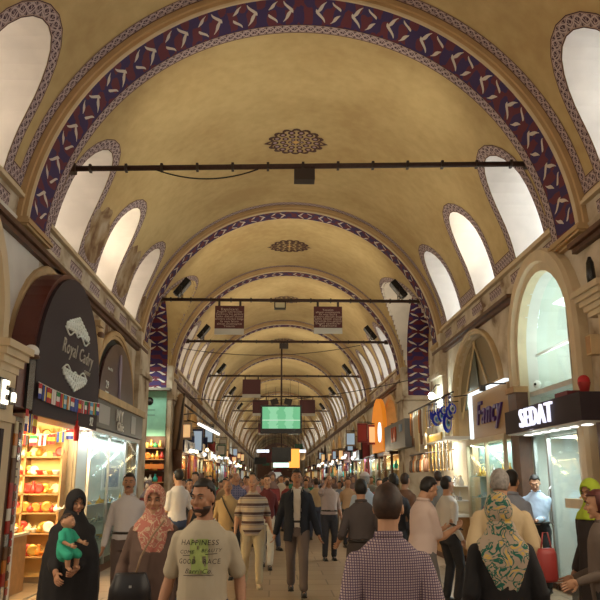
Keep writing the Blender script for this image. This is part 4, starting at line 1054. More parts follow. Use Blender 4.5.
for k in range(1500):
    y = 14.8 + 46 * R.random() ** 1.25; x = R.uniform(-3.1, 3.1)
    if y < 18 and -1.6 < x < 1.6: continue
    if y < 22 and abs(x) < .3: continue
    if any(math.hypot(x - a_, y - b_) < .75 for a_, b_ in NAMED): continue
    if all(math.hypot(x - a_, y - b_) > (.55 if y > 24 else .75) for a_, b_ in spots): spots.append((x, y))
    if len(spots) >= 150: break
botts = [(.03, .03, .035), (.05, .06, .1), (.3, .26, .18), (.08, .07, .06)]
for k, (x, y) in enumerate(sorted(spots, key=lambda p: p[1])):
    i = k % 6; c_ = bases[i] if i not in used else copy_tree(bases[i]); used.add(i)
    c_.location = (x, y, 0); c_.rotation_euler = (0, 0, R.choice([0, 0, .3, -.3, PI, PI + .2, 1.2]) + R.uniform(-.2, .2)); sc_ = R.uniform(.94, 1.08); c_.scale = (sc_,) * 3
    tn, tc = tops[R.randrange(len(tops))]
    zone = 'before the side street' if y < 19 else 'beside the side street' if y < 24.5 else 'under the third bay' if y < 33 else 'under the fourth bay' if y < 42 else 'deep in the arcade'
    sc2 = 'headscarf' if i in (2, 5) else '%s hair' % hairs[i % 4]
    c_['label'] = 'distant shopper, %s top, %s, %s' % (tn, sc2, zone); c_['group'] = 'distant shoppers, %s top, %s, %s' % (tn, sc2, zone)
    for ch in c_.children:
        n_ = ch.name.split('.')[0]
        if n_ == 'shirt': ch.material_slots[0].link = 'OBJECT'; ch.material_slots[0].material = C_('c_' + tn, tc)
        elif n_ == 'headscarf': ch.material_slots[0].link = 'OBJECT'; ch.material_slots[0].material = C_('s_%d' % (k % 3), [(.45, .36, .28), (.10, .05, .05), (.20, .13, .12)][k % 3])
        elif n_ == 'trousers': ch.material_slots[0].link = 'OBJECT'; ch.material_slots[0].material = C_('b_%d' % (k % 4), botts[k % 4])
# ------------------------------------------------------------------ goods prototypes (copies share the mesh, colour sits on the object)
GM = {}
def proto(kind):
    if kind in GM: return GM[kind]
    bm = NB()
    if kind == 'vase': lathe(bm, [(.035, 0), (.06, .03), (.065, .08), (.03, .14), (.022, .17), (.034, .20)], n=12)
    elif kind == 'bowl': lathe(bm, [(.03, 0), (.035, .01), (.07, .05), (.085, .08), (.078, .08), (.05, .03)], n=14)
    elif kind == 'plate':
        lathe(bm, [(.004, 0), (.05, .004), (.09, .016), (.092, .02), (.05, .012), (.004, .008)], n=18); bm.transform(Matrix.Translation((0, 0, .092)) @ Matrix.Rotation(PI / 2, 4, 'X'))
    elif kind == 'box': bx(bm, -.05, .05, -.035, .035, 0, .06); bx(bm, -.053, .053, -.038, .038, .06, .075)
    elif kind == 'frame': bx(bm, -.06, .06, -.008, .008, 0, .16); bx(bm, -.045, .045, -.012, -.008, .018, .142)
    elif kind == 'teapot':
        lathe(bm, [(.03, 0), (.065, .03), (.07, .07), (.035, .11), (.03, .12), (.008, .14), (.008, .155)], n=12); tube(bm, [(.06, 0, .05), (.10, 0, .08), (.115, 0, .12)], [.015, .01, .007], 6); tube(bm, [(-.06, 0, .09), (-.10, 0, .08), (-.09, 0, .04), (-.06, 0, .035)], .006, 5)
    elif kind == 'lamp_globe':
        ball(bm, (0, 0, -.1), .09, 12); tube(bm, [(0, 0, -.02), (0, 0, .2)], .006, 5); lathe(bm, [(.03, -.03), (.04, -.015), (.01, .01)], n=10)
    elif kind == 'bust':
        lathe(bm, [(.06, 0), (.065, .01), (.07, .06), (.05, .12), (.02, .15), (.018, .20), (.012, .21)], n=12, sy=.5)
    elif kind == 'chain':
        pts = [(-.012, 0, 0)] + [(-.03 * math.sin(PI * k / 8) - .012 * (1 - k / 8), 0, -.5 * k / 8) for k in range(1, 8)] + [(0, 0, -.53)] + [(.03 * math.sin(PI * k / 8) + .012 * (1 - k / 8), 0, -.5 * k / 8) for k in range(7, 0, -1)] + [(.012, 0, 0)]
        tube(bm, pts, .007, 5); ball(bm, (0, 0, -.55), .022, 8)
    elif kind == 'eye_bead':
        lathe(bm, [(.001, -.012), (.10, -.012), (.115, 0), (.10, .012), (.001, .012)], n=20); 
        for r, z, mi in ((.072, .013, 1), (.045, .017, 2), (.02, .021, 3)): lathe(bm, [(r, z - .004), (r, z), (.001, z + .001)], n=16, mi=mi)
        tube(bm, [(0, .11, 0), (0, .30, 0)], .004, 5); bm.transform(Matrix.Rotation(PI / 2, 4, 'X'))
    elif kind == 'bag': loft(bm, [(-.34, 0, 0, .11, .04), (-.3, 0, 0, .13, .06), (-.12, 0, 0, .11, .05), (-.08, 0, 0, .09, .02)], 12); tube(bm, [(-.07, 0, -.09), (-.05, 0, 0), (.05, 0, 0), (.07, 0, -.09)], .007, 5)
    elif kind == 'scarf_hung': loft(bm, [(-.8, 0, 0, .07, .02, .2), (-.5, 0, 0, .08, .03, .2), (-.2, 0, 0, .06, .03, .15), (0, 0, 0, .02, .02)], 20, nf=5)
    elif kind == 'slipper': limb(bm, [(0, -.09, .02), (0, 0, .025), (0, .09, .02)], [(.03, .02), (.035, .025), (.028, .018)]); ball(bm, (0, -.12, .035), .015, 6)
    elif kind == 'tray': lathe(bm, [(.16, 0), (.18, .02), (.175, .022), (.155, .006)], n=20); bm.transform(Matrix.Translation((0, 0, .18)) @ Matrix.Rotation(PI / 2, 4, 'X'))
    elif kind == 'card': bx(bm, -.045, .045, -.003, .003, 0, .075)
    elif kind == 'ringbox':
        bx(bm, -.035, .035, -.035, .035, 0, .025); n0 = len(bm.verts); tube(bm, [(.014 * math.cos(2 * PI * k / 10), 0, .04 + .014 * math.sin(2 * PI * k / 10)) for k in range(11)], .004, 5)
    me = mkmesh(kind, bm, [mat('good_default', (.5, .4, .3))] * 1 if kind != 'eye_bead' else [mat('eye_blue', (.02, .04, .60), .2), mat('eye_white2', (.7, .75, .8), .2), mat('eye_lblue', (.1, .35, .7), .2), mat('eye_pupil', (.01, .01, .02), .2)])
    GM[kind] = me; return me
GCOL = {'gold': dict(col=(.75, .45, .10), rough=.3, metal=.7), 'brass': dict(col=(.55, .33, .08), rough=.35, metal=.6), 'white': dict(col=(.70, .68, .62), rough=.4), 'red': dict(col=(.42, .03, .02), rough=.4), 'blue': dict(col=(.02, .06, .38), rough=.3),
        'turquoise': dict(col=(.03, .38, .38), rough=.3), 'green': dict(col=(.03, .22, .08), rough=.4), 'orange': dict(col=(.60, .20, .03), rough=.4), 'brown': dict(col=(.16, .07, .03), rough=.5), 'black': dict(col=(.02, .02, .02), rough=.3), 'silver': dict(col=(.65, .68, .70), rough=.25, metal=.8),
        'pink': dict(col=(.55, .16, .26), rough=.5), 'cream': dict(col=(.62, .52, .35), rough=.5)}
KN = {'vase': 'vase', 'bowl': 'bowl', 'plate': 'plate', 'box': 'trinket_box', 'frame': 'picture_frame', 'teapot': 'teapot', 'lamp_globe': 'mosaic_lamp', 'bust': 'necklace_bust', 'chain': 'necklace', 'eye_bead': 'evil_eye_bead', 'bag': 'handbag', 'scarf_hung': 'scarf', 'slipper': 'slipper', 'tray': 'tray', 'card': 'postcard', 'ringbox': 'ring_box'}
def good(kind, colr, loc, where, rz=0, s=1.0, rx=0):
    nm = KN[kind]; w_ = nm.replace('_', ' ')
    o = bpy.data.objects.new(nm, proto(kind)); link(o); o.location = loc; o.rotation_euler = (rx, 0, rz); o.scale = (s,) * 3
    if kind != 'eye_bead':
        sl = o.material_slots[0]; sl.link = 'OBJECT'; sl.material = mat('good_' + colr, **GCOL[colr]) if kind != 'lamp_globe' else mat('glowlamp_' + colr, GCOL[colr]['col'], .3, emit=2.2)
    return tag(o, ('%s %s %s' % (colr, w_, where)) if kind != 'eye_bead' else '%s %s' % ('blue glass evil eye bead', where), w_, '%s %s %s' % (colr, 'scarves' if w_ == 'scarf' else w_ + ('es' if w_.endswith('x') else 's'), where))
def fill(kinds, cols, a, b, z, fixed, axis, where, step=.15, s=1.0, rz=0, jit=.02):
    """row of goods standing along axis 'x' or 'y' between a and b"""
    p = a + step / 2
    while p < b:
        k = R.choice(kinds); c_ = R.choice(cols); q = (p, fixed + R.uniform(-jit, jit), z) if axis == 'x' else (fixed + R.uniform(-jit, jit), p, z)
        good(k, c_, q, where, rz + R.uniform(-.2, .2), s * R.uniform(.85, 1.1)); p += step * R.uniform(.9, 1.15)
def bulb(x, y, z, label, r=.05, m=None, power=0, col=(1, .9, .7)):
    t = thing('spot_lamp', label, 'lamp', (x, y, z))
    bm = NB(); lathe(bm, [(.02, .10), (.05, .06), (.065, 0), (.06, 0), (.045, .05), (.015, .09)], n=12); obj('lamp_shade', bm, steel, t)
    bm = NB(); ball(bm, (0, 0, .0), r, 12); obj('bulb', bm, m or glow_w, t)
    if power: point_light('lamp_light', (x, y, z - .12), power, col, .06)
    return t
# ================================================================= LEFT SIDE, near
# cream pilaster of the first shop with its lit letters
t = thing('shop_pilaster', 'cream moulded pilaster with lit letters at the left edge of the photo', 'pilaster', (-3.62, 8.42, 0))
bm = NB(); bx(bm, -.26, .17, -.42, .12, 0, 2.86); obj('shaft', bm, cream_l, t)
bm = NB()
for k, (dz, e_) in enumerate(((2.84, .02), (2.92, .06), (3.00, .10), (3.08, .14))): bx(bm, -.26, .17 + e_, -.42 - e_, .12 + e_, dz, dz + .08)
obj('capital', bm, cream_l, t)
bm = NB(); bx(bm, -.26, .20, -.45, .15, 2.28, 2.36); obj('band', bm, cream_l, t)
bm = NB(); bx(bm, .17, .185, -.24, -.14, .2, 2.2); obj('dark_inlay', bm, plum, t)
for ch, yy, sz in (('E', -.30, .27), ('n', -.02, .15)):
    bm = NB(); bx(bm, .17, .20, yy - sz * .45, yy + sz * .45, 2.58 - sz * .62, 2.58 + sz * .62); obj('letter_back', bm, black, t)
    q = text('lit_letter', ch, sz * 1.35, mat('letter_glow', (1, .93, .72), emit=3), 'L', (.215, yy, 2.58), t, .012, bold=.006)
# redbrown panel between pilaster and souvenir shop, dome light on top
t = thing('sign_side_panel', 'dark red brown box panel behind the cream pilaster beside the arch board', 'panel', (-3.62, 9.10, 2.5))
bm = NB(); bx(bm, -.28, .12, -.38, .12, 0, .62); obj('panel', bm, redbrown, t)
bm = NB(); bx(bm, .12, .16, -.10, .12, 0, .62); obj('black_edge', bm, black, t)
t = thing('security_camera', 'white dome camera sitting on the red brown panel left of the arch board', 'camera', (-3.46, 9.0, 3.15))
bm = NB(); ball(bm, (0, 0, .05), .10, 16, 0, (1, 1, .9)); obj('dome', bm, white, t)
bm = NB(); lathe(bm, [(.03, -.04), (.11, -.03), (.11, .0), (.06, .02)], n=14); obj('mount', bm, brown, t)
# black arched name board
BX = -3.52
def boardpoly(y0, y1, z0, z1, zs, n=22, pw=1.0):
    yc = (y0 + y1) / 2; hw = (y1 - y0) / 2
    return [(y0, z0), (y1, z0)] + [(yc + hw * math.cos(PI * k / n), zs + (z1 - zs) * math.sin(PI * k / n) ** pw) for k in range(n + 1)]
t = thing('arched_signboard', 'large dark arched name board with silver script and scrolls over the souvenir shop', 'sign', (0, 0, 0))
P = boardpoly(9.28, 12.62, 2.46, 4.62, 3.0)
bm = NB(); extr(bm, P, Matrix.Translation((BX, 0, 0)) @ FACE['L'], .05); obj('board', bm, plum, t)
bm = NB(); extr(bm, [(y - .03 + (.0 if y > 11 else .0), z) for y, z in boardpoly(9.24, 12.66, 2.46, 4.68, 3.0)], Matrix.Translation((BX - .30, 0, 0)) @ FACE['L'], .30); obj('side_casing', bm, redbrown, t)
sy = 11.05
text('script_lettering', 'Royal Cadry', .31, mat('silver_script', (.42, .40, .36), .4), 'L', (BX + .056, sy + .10, 3.54), t, .006, shear=.35)
text('lettering', 'GALLERY', .085, mat('silver_script', (.42, .40, .36), .4), 'L', (BX + .056, sy + .70, 3.32), t, .005)
def scroll(flip):
    bm = NB()
    for k in range(-5, 6):
        w_ = 1 - abs(k) / 6.2; yy = sy + k * .115; zc = 3.80 if flip > 0 else 3.22
        for j in range(2 if w_ > .3 else 1):
            r = .095 * (.55 + .45 * w_) * (1 - .2 * j); cz = zc + flip * (.04 + j * .12 * w_ + .06 * w_)
            pts = [(BX + .06, yy + r * math.cos(a) * (1 - a / 12), cz + r * math.sin(a) * (1 - a / 12)) for a in [q * .7 for q in range(12)]]
            tube(bm, pts, .020, 5)
    for sg in (-1, 1): tube(bm, [(BX + .06, sy + sg * (.02 + .66 * q / 8), (3.78 if flip > 0 else 3.24) + flip * .05 * math.sin(q * .9)) for q in range(9)], .014, 5)
    obj('scroll_ornament', bm, silver, t)
scroll(1); scroll(-1)
text('number', '92', .20, silver, 'L', (BX + .056, 12.22, 2.58), t, .006, shear=.2)
# flags
FL = [((.55, .02, .03), (.75, .75, .75), (.03, .05, .35)), ((.02, .06, .35), (.8, .6, .05), (.02, .06, .35)), ((.5, .02, .02), (.8, .6, .05), (.5, .02, .02)), ((.75, .75, .75), (.5, .02, .03), (.75, .75, .75)), ((.02, .25, .08), (.75, .75, .75), (.5, .02, .03)),
      ((.02, .02, .02), (.5, .02, .03), (.8, .55, .05)), ((.1, .4, .65), (.75, .75, .75), (.1, .4, .65)), ((.6, .25, .03), (.75, .75, .75), (.02, .25, .08))]
FN = ['red white and blue', 'blue and yellow', 'red and yellow', 'white and red', 'green white and red', 'black red and gold', 'sky blue and white', 'orange white and green']
def bunting(a, b, n, dip, where, w_=.15, h_=.20, face='y'):
    a, b = Vector(a), Vector(b); pts = sag(a, b, dip, 24)
    bm = NB(); tube(bm, pts, .006, 5); tag(obj('string', bm, white), 'thin white string of the flags %s' % where, 'string')
    for k in range(n):
        u = (k + .5) / n; i = int(u * 24); p = pts[i].lerp(pts[min(24, i + 1)], u * 24 - i); d = (b - a); d.z = 0; d.normalize()
        cs = FL[k % 8]; nm = FN[k % 8]; bm = NB(); N_ = 6; vert = k % 2
        for i in range(N_):
            for j in range(3):
                q = []
                for aa, bb in ((i, j), (i + 1, j), (i + 1, j + 1), (i, j + 1)):
                    u_ = aa / N_; v_ = bb / 3
                    off = .008 * math.sin(aa * 1.3 + k)
                    q.append(bm.verts.new(d * ((u_ - .5) * w_) + Vector((-d.y, d.x, 0)) * off + Vector((0, 0, -v_ * h_))))
                bm.faces.new(q).material_index = (i * 3 // N_) if vert else j
        bmesh.ops.remove_doubles(bm, verts=bm.verts, dist=1e-4)
        for i_, c_ in enumerate(cs): pass
        o = obj('flag', bm, [cm('flag_%d_%d' % (FL.index(cs), i_), c_) for i_, c_ in enumerate(cs)], fix=False, loc=p)
        tag(o, '%s flag %s' % (nm, where), 'flag', 'small %s flags %s' % (nm, where))
bunting((BX + .09, 9.3, 2.86), (BX + .09, 12.55, 2.92), 17, .05, 'on the string across the dark arch board', .16, .20)
bunting((-3.75, 12.3, 2.50), (-4.9, 12.2, 2.46), 8, .12, 'hung inside the glowing souvenir shop', .12, .17)
bunting((-3.48, 9.05, 2.52), (-3.55, 9.75, 2.52), 3, .02, 'on the short string beside the red brown panel', .20, .28)
t = thing('tassel', 'bright red tassel hanging below the dark arch board', 'tassel', (BX + .1, 11.2, 2.52)); bm = NB(); loft(bm, [(-.30, 0, 0, .035, .035, .1), (-.1, 0, 0, .04, .04, .1), (-.05, 0, 0, .015, .015), (0, 0, 0, .02, .02)], 16, nf=5); obj('fringe', bm, cm('tassel_red', (.6, .02, .02)), t)
bm = NB(); tube(bm, [(0, 0, 0), (0, 0, .15)], .005, 5); obj('cord', bm, cm('tassel_red', (.6, .02, .02)), t)
# souvenir shop interior
t = thing('shelf_unit', 'tall lit wooden shelf unit of trinkets on the far wall inside the souvenir shop', 'shelf', (-4.55, 12.55, 0))
bm = NB(); bx(bm, -.64, .60, .12, .16, .1, 2.55); obj('back_panel', bm, cm('shop_yellow', (.75, .50, .18)), t)
for k, z in enumerate((.42, .78, 1.10, 1.40, 1.70, 2.0, 2.3)):
    bm = NB(); bx(bm, -.64, .60, -.14, .12, z, z + .025); obj('shelf', bm, wood_l, t)
for x in (-.64, -.02, .58):
    bm = NB(); bx(bm, x, x + .03, -.14, .12, .1, 2.55); obj('upright', bm, wood_l, t)
for k, z in enumerate((.445, .805, 1.125, 1.425, 1.725, 2.025, 2.325)):
    fill(['vase', 'bowl', 'plate', 'teapot', 'box', 'frame'][k % 3: k % 3 + 3], ['gold', 'brass', 'red', 'white', 'cream', 'orange'], -5.16, -3.97, z, 12.48, 'x', 'on the souvenir shop %s shelf' % ['lowest', 'second lowest', 'third', 'middle', 'fifth', 'second highest', 'top'][k], .085, .95)
t = thing('counter', 'low wooden counter of the souvenir shop behind the black-robed woman', 'counter', (-4.6, 11.2, 0))
bm = NB(); bx(bm, -.5, .35, -.9, .7, 0, .82); obj('cabinet', bm, wood_l, t); bm = NB(); bx(bm, -.53, .38, -.93, .73, .82, .86); obj('top', bm, cream_l, t)
fill(['box', 'bowl', 'ringbox', 'teapot'], ['gold', 'brass', 'orange', 'white'], 10.35, 11.85, .862, -4.35, 'y', 'on the souvenir shop counter', .13)
bm = NB(); bx(bm, -5.2, -3.75, 9.6, 12.7, 2.62, 2.68); trim(bm, cream_l)
for i, (x, y) in enumerate(((-4.1, 10.3), (-4.1, 11.3), (-4.15, 12.1), (-4.7, 11.8))):
    t = thing('ceiling_lamp', 'round warm downlight in the souvenir shop ceiling, number %d from the street end' % (i + 1) if False else 'round warm downlight in the souvenir shop ceiling', 'lamp', (x, y, 2.6), group='downlights in the souvenir shop')
    bm = NB(); lathe(bm, [(.06, .02), (.07, 0), (.055, 0)], n=14); obj('rim', bm, steel, t)
    bm = NB(); lathe(bm, [(.05, .005), (.05, -.005), (.001, -.006)], n=14); obj('lens', bm, glow_warm, t)
area_light('souvenir_light', (-4.4, 11.2, 2.52), (-4.5, 12.0, 1.2), .9, 230, (1, .76, .40), size_y=1.6)
bulb(-3.62, 12.5, 2.42, 'bright bare spot lamp at the top corner between souvenir shop and glass shop', .06, mat('lamp_star', (1, .9, .7), emit=40), 18)
# rack columns of cards and magnets at the shop's near edge
for i, (x, y) in enumerate(((-3.62, 8.98), (-3.70, 9.30))):
    t = thing('display_rack', ['tall dark rack of small pictures next to the cream pilaster', 'tall narrow rack of trinkets nearest the souvenir shop opening'][i], 'rack', (x, y, 0))
    bm = NB(); bx(bm, -.14, .06, -.13, .13, 0, 2.35); obj('panel', bm, brown, t)
    bm = NB(); bx(bm, -.16, .10, -.15, .15, 0, .12); obj('foot', bm, brown, t)
    for k in range(22 if i else 14):
        z = .3 + k * (.093 if i else .145)
        for j in (-1, 1) if i else (0,):
            good('card' if i else 'frame', R.choice(['white', 'cream', 'silver', 'brown', 'red', 'orange']), (x + .075, y + j * .065, z), 'on the %s rack by the souvenir shop' % ('narrow' if i else 'dark'), PI / 2, .95)
# ---- glass shop
GX = -3.62
t = thing('glass_shopfront', 'tall frameless glass shop front behind the moustached man on the left', 'shop front', (0, 0, 0))
bm = NB(); bx(bm, GX - .012, GX, 12.95, 17.35, .12, 2.48); obj('glass_pane', bm, glass_m, t)
for y in (12.92, 14.4, 15.9, 17.35):
    bm = NB(); bx(bm, GX - .03, GX + .015, y - .02, y + .02, .0, 2.5); obj('post', bm, steel, t)
bm = NB(); bx(bm, GX - .3, GX + .02, 12.9, 17.4, 0, .12); obj('plinth', bm, brown, t)
bm = NB(); bx(bm, -3.91, -3.87, 12.9, 17.4, .12, 2.5); obj('backing', bm, cm('shop_aqua', (.60, .64, .60)), t)
bm = NB(); bx(bm, -3.91, GX + .02, 12.9, 17.4, 2.48, 2.54); obj('canopy', bm, white, t)
for z in (.55, .88, 1.20):
    bm = NB(); bx(bm, -3.86, GX - .03, 12.97, 17.3, z, z + .012); obj('glass_shelf', bm, cm('shelf_pale', (.6, .7, .7), .2), t)
    fill(['bust', 'ringbox', 'bowl', 'chain' if False else 'box'], ['silver', 'white', 'silver', 'gold'], 13.0, 17.2, z + .013, -3.745, 'y', 'on the %s glass shelf of the left glass shop' % {.55: 'lowest', .88: 'middle', 1.20: 'upper'}[z], .15, .8, PI / 2)
area_light('glass_shop_light', (-3.74, 15.1, 2.44), (-3.74, 15.1, 0), .12, 27, (.9, .97, 1), size_y=4.0)
t = thing('poster', 'small framed blue patterned poster in the left glass shop window', 'poster', (-3.86, 15.75, 1.68))
bm = NB(); bx(bm, 0, .02, -.85, .85, -.24, .26); obj('frame', bm, white, t)
pm = pattern_mat('poster_art', 'floral', (.5, .55, .6), (.02, .05, .22), 14, 18, (.2, .3, .45)); bm = NB(); bx(bm, .02, .026, -.66, .66, -.18, .20); obj('print', bm, pm, t)
for y in (13.3, 14.3, 15.3, 16.3):
    t = thing('ceiling_lamp', 'small round cool downlight above the left glass shop window', 'lamp', (-3.74, y, 2.478), group='downlights above the left glass window')
    bm = NB(); lathe(bm, [(.05, 0), (.05, -.012), (.001, -.013)], n=12); obj('lens', bm, glow_cool, t)
t = thing('shop_sign', 'grey brown fascia sign with white letters above the left glass shop', 'sign', (0, 0, 0))
bm = NB(); bx(bm, -3.9, -3.55, 12.85, 17.4, 2.56, 3.06); obj('fascia', bm, cm('fascia_grey', (.055, .042, .038), .4), t)
bm = NB(); bx(bm, -3.95, -3.5, 12.8, 17.45, 3.06, 3.20); obj('top_ledge', bm, cream, t)
bm = NB(); bx(bm, -3.55, -3.54, 13.05, 13.9, 2.64, 2.98); obj('silver_panel', bm, cm('panel_grey', (.30, .30, .31), .4), t)
bm = NB(); bx(bm, -3.55, -3.54, 16.0, 16.5, 2.62, 3.0); obj('silver_panel', bm, cm('panel_grey', (.30, .30, .31), .4), t)
text('lettering', 'NY', .34, white, 'L', (-3.53, 14.75, 2.87), t, .01, sx=1.3); text('lettering', 'Chic', .23, white, 'L', (-3.53, 14.85, 2.67), t, .01, bold=.006, sx=1.25)
t = thing('arched_poster', 'dark maroon arched board with white number and pale stripe above the grey fascia', 'sign', (0, 0, 0))
bm = NB(); extr(bm, boardpoly(14.05, 17.45, 3.18, 4.50, 3.2), Matrix.Translation((-3.86, 0, 0)) @ FACE['L'], .05); obj('board', bm, cm('maroon_gloss', (.045, .018, .03), .3), t)
text('number', '29', .22, silver, 'L', (-3.80, 14.65, 3.50), t, .005); text('lettering', 'carpets', .09, silver, 'L', (-3.80, 14.65, 3.36), t, .004); text('lettering', 'since 1961', .09, silver, 'L', (-3.80, 14.85, 3.85), t, .004)
bm = NB(); tube(bm, [(-3.80, 15.75, 3.25), (-3.80, 15.80, 3.6), (-3.80, 15.72, 3.95), (-3.80, 15.78, 4.3)], [.05, .03, .06, .02], 6); obj('pale_stripe', bm, cm('stripe_lilac', (.34, .30, .42)), t)
# carved bracket between the two left boards
t = thing('wall_bracket', 'carved stone bracket between the two dark boards on the left wall', 'bracket', (-3.75, 13.3, 4.0))
bm = NB(); bx(bm, -.17, .10, -.16, .16, .42, .52); bx(bm, -.17, .02, -.11, .11, -.1, .42); lathe(bm, [(.05, -.2), (.10, -.1), (.12, .1), (.09, .3)], (.02, 0, .08), 12); obj('stone', bm, cream, t)
bm = NB(); ball(bm, (.07, 0, .25), .1, 10, 0, (.8, 1.2, .9)); obj('boss', bm, brown, t)
# ---- mint wall of the side street, its shop goods
PY = XC + 2.15
t = thing('mint_wall_panel', 'pale mint green wall panel with a dark crest high on the left side street corner', 'panel', (0, 0, 0))
bm = NB(); bx(bm, -4.86, -3.95, PY - .05, PY - .005, 2.95, 4.45); obj('panel', bm, mint, t)
bm = NB(); bx(bm, -4.9, -3.8, PY - .35, PY - .0, 4.45, 4.53); obj('ledge', bm, cm('ledge_grey', (.2, .18, .14)), t)
bm = NB(); lathe(bm, [(.001, 0), (.13, 0), (.13, .02), (.001, .02)], n=18); bm.transform(Matrix.Translation((-4.5, PY - .05, 4.12)) @ Matrix.Rotation(PI / 2, 4, 'X')); obj('crest', bm, black, t)
for z in (3.65, 3.82): 
    bm = NB(); bx(bm, -4.6, -4.3, PY - .06, PY - .05, z, z + .05); obj('wording_strip', bm, cm('dull_green', (.2, .42, .33)), t)
area_light('mint_light', (-4.35, PY - .8, 4.9), (-4.4, PY, 3.6), .3, 9, (.9, 1, .9))
bm = NB()
t = thing('shelf_unit', 'stacked display shelves of colourful gifts on the left side street corner', 'shelf', (-4.38, PY - .2, 0))
bm = NB(); bx(bm, -.46, .46, .13, .17, 0, 3.0); obj('back_panel', bm, brown, t)
for k, z in enumerate((.4, .8, 1.2, 1.55, 1.9, 2.25, 2.6)):
    bm = NB(); bx(bm, -.46, .46, -.15, .13, z, z + .03); obj('shelf', bm, wood_l if k % 2 else brown, t)
    fill(['box', 'vase', 'plate', 'frame', 'teapot'], ['red', 'green', 'turquoise', 'gold', 'orange', 'brass', 'white'], -4.82, -3.94, z + .031, PY - .25, 'x', 'on the %s shelf at the left side street corner' % ['lowest', 'second', 'third', 'fourth', 'fifth', 'sixth', 'top'][k], .14, 1.15)
bm = NB(); bx(bm, -.48, .48, -.2, -.15, 1.98, 2.12); obj('orange_band', bm, cm('band_orange', (.5, .16, .03)), t)
area_light('gift_light', (-4.3, PY - .7, 2.9), (-4.35, PY, 1.6), .5, 22, (1, .8, .5))
bulb(-3.9, 18.2, 3.95, 'bright small lamp fixed beside the mint green wall panel', .05, mat('lamp_star', (1, .9, .7), emit=40), 6)
t = thing('rolled_awning', 'rolled striped brown awning standing upright on the left pier past the mint wall', 'awning', (-3.62, 24.35, 0))
bm = NB(); tube(bm, [(0, 0, 2.6), (0, 0, 4.0), (.08, 0, 4.35), (.14, 0, 4.45)], [.17, .16, .12, .05], 12); obj('canvas', bm, cm('canvas_tan', (.30, .20, .12)), t)
bm = NB(); tube(bm, [(.14, -.03, 4.45), (.12, -.1, 4.0), (.08, -.14, 3.3), (0, -.16, 2.6)], .05, 6); obj('pole', bm, dark, t)
bm = NB(); tube(bm, [(0, 0, 1.9), (0, 0, 2.6)], [.14, .17], 12); obj('dark_end', bm, brown, t)
t = thing('long_bracket', 'slanting dark iron bar bracket on the left wall past the rolled awning', 'bracket', (0, 0, 0))
bm = NB(); tube(bm, [(-3.85, 25.0, 4.4), (-3.0, 29.5, 3.75)], .04, 6); obj('bar', bm, dark, t)
bm = NB(); tube(bm, [(-3.85, 26.2, 3.9), (-3.4, 27.2, 4.05)], .025, 6); obj('stay', bm, dark, t)
t = thing('strip_light', 'slanted bright tube light jutting from the left wall by the fourth bay', 'lamp', (-3.0, 28.6, 3.62), 0)
bm = NB(); tube(bm, [(-.35, -.6, .10), (.35, .6, -.22)], .055, 8); obj('tube', bm, glow_w, t)
bm = NB(); tube(bm, [(-.38, -.6, .18), (.38, .6, -.15)], .05, 6); obj('housing', bm, steel, t)
bm = NB(); tube(bm, [(-.85, 0, .3), (0, 0, 0)], .02, 6); obj('arm', bm, dark, t)

# ================================================================= RIGHT SIDE, near
# jewellery shop in the first arch
SX = 3.46
t = thing('shop_sign', 'black box sign with glowing white SEDAT letters over the right jewellery shop', 'sign', (0, 0, 0))
bm = NB(); bx(bm, SX, 3.95, 9.05, 12.12, 2.38, 2.74); obj('box', bm, plum, t)
text('lit_lettering', 'SEDAT', .40, mat('sedat_glow', (.80, .82, 1), emit=1.15), 'R', (SX - .03, 10.62, 2.555), t, .02, sx=1.06)
bm = NB(); bx(bm, SX + .03, 3.9, 9.1, 12.1, 2.36, 2.38); obj('underside', bm, white, t)
for k in range(7):
    q = thing('ceiling_lamp', 'bright downlight under the black box sign of the right jewellery shop', 'lamp', (3.72, 9.5 + k * .38, 2.355), group='downlights under the black box sign')
    bm = NB(); bx(bm, -.05, .05, -.08, .08, -.012, 0); obj('lens', bm, glow_w, q)
t = thing('arched_window', 'pale aqua arched glass window above the black box sign on the right', 'window', (0, 0, 0))
bm = NB(); extr(bm, boardpoly(10.0, 12.24, 2.76, 4.90, 3.72), Matrix.Translation((4.14, 0, 0)) @ FACE['L'], .012); obj('glass', bm, glass_m, t)
bm = NB(); bx(bm, 4.11, 4.15, 10.00, 12.24, 3.72, 3.76); obj('transom', bm, white, t)
bm = NB(); bx(bm, 4.11, 4.15, 10.00, 12.24, 2.74, 2.80); obj('sill', bm, white, t)
bm = NB(); bx(bm, 3.96, 5.2, 10.00, 12.24, 3.02, 3.10); trim(bm, white_pl)
bm = NB(); bx(bm, 5.0, 5.2, 10.00, 12.24, .05, 4.9); trim(bm, cm('aqua_back', (.58, .66, .62)))
area_light('upper_window_light', (4.6, 11.15, 3.2), (4.9, 11.15, 4.6), .5, 36, (.86, 1, .96), size_y=1.8)
area_light('upper_window_light', (4.6, 11.15, 4.55), (4.9, 11.15, 3), .5, 18, (.86, 1, .96), size_y=1.6)
t = thing('strip_light', 'short bright tube lamp inside the pale aqua arched window', 'lamp', (4.6, 10.75, 4.02)); bm = NB(); bx(bm, -.04, .04, -.35, .35, 0, .04); obj('tube', bm, glow_cool, t)
bm = NB(); bx(bm, -.05, .12, -.2, .2, .04, .3); obj('housing', bm, cm('navy_box', (.04, .05, .16)), t)
t = thing('spot_lamp', 'small white ball camera inside the lower corner of the aqua arched window', 'camera', (4.05, 12.1, 3.22)); bm = NB(); ball(bm, (0, 0, 0), .07, 12); obj('ball', bm, white, t); bm = NB(); ball(bm, (-.05, -.04, 0), .025, 8); obj('lens', bm, black, t)
t = thing('glass_shopfront', 'tall glass display front with silver door pull under the black box sign', 'shop front', (0, 0, 0))
bm = NB(); bx(bm, 3.96, 3.975, 10.00, 12.24, .1, 2.36); obj('glass_pane', bm, glass_m, t)
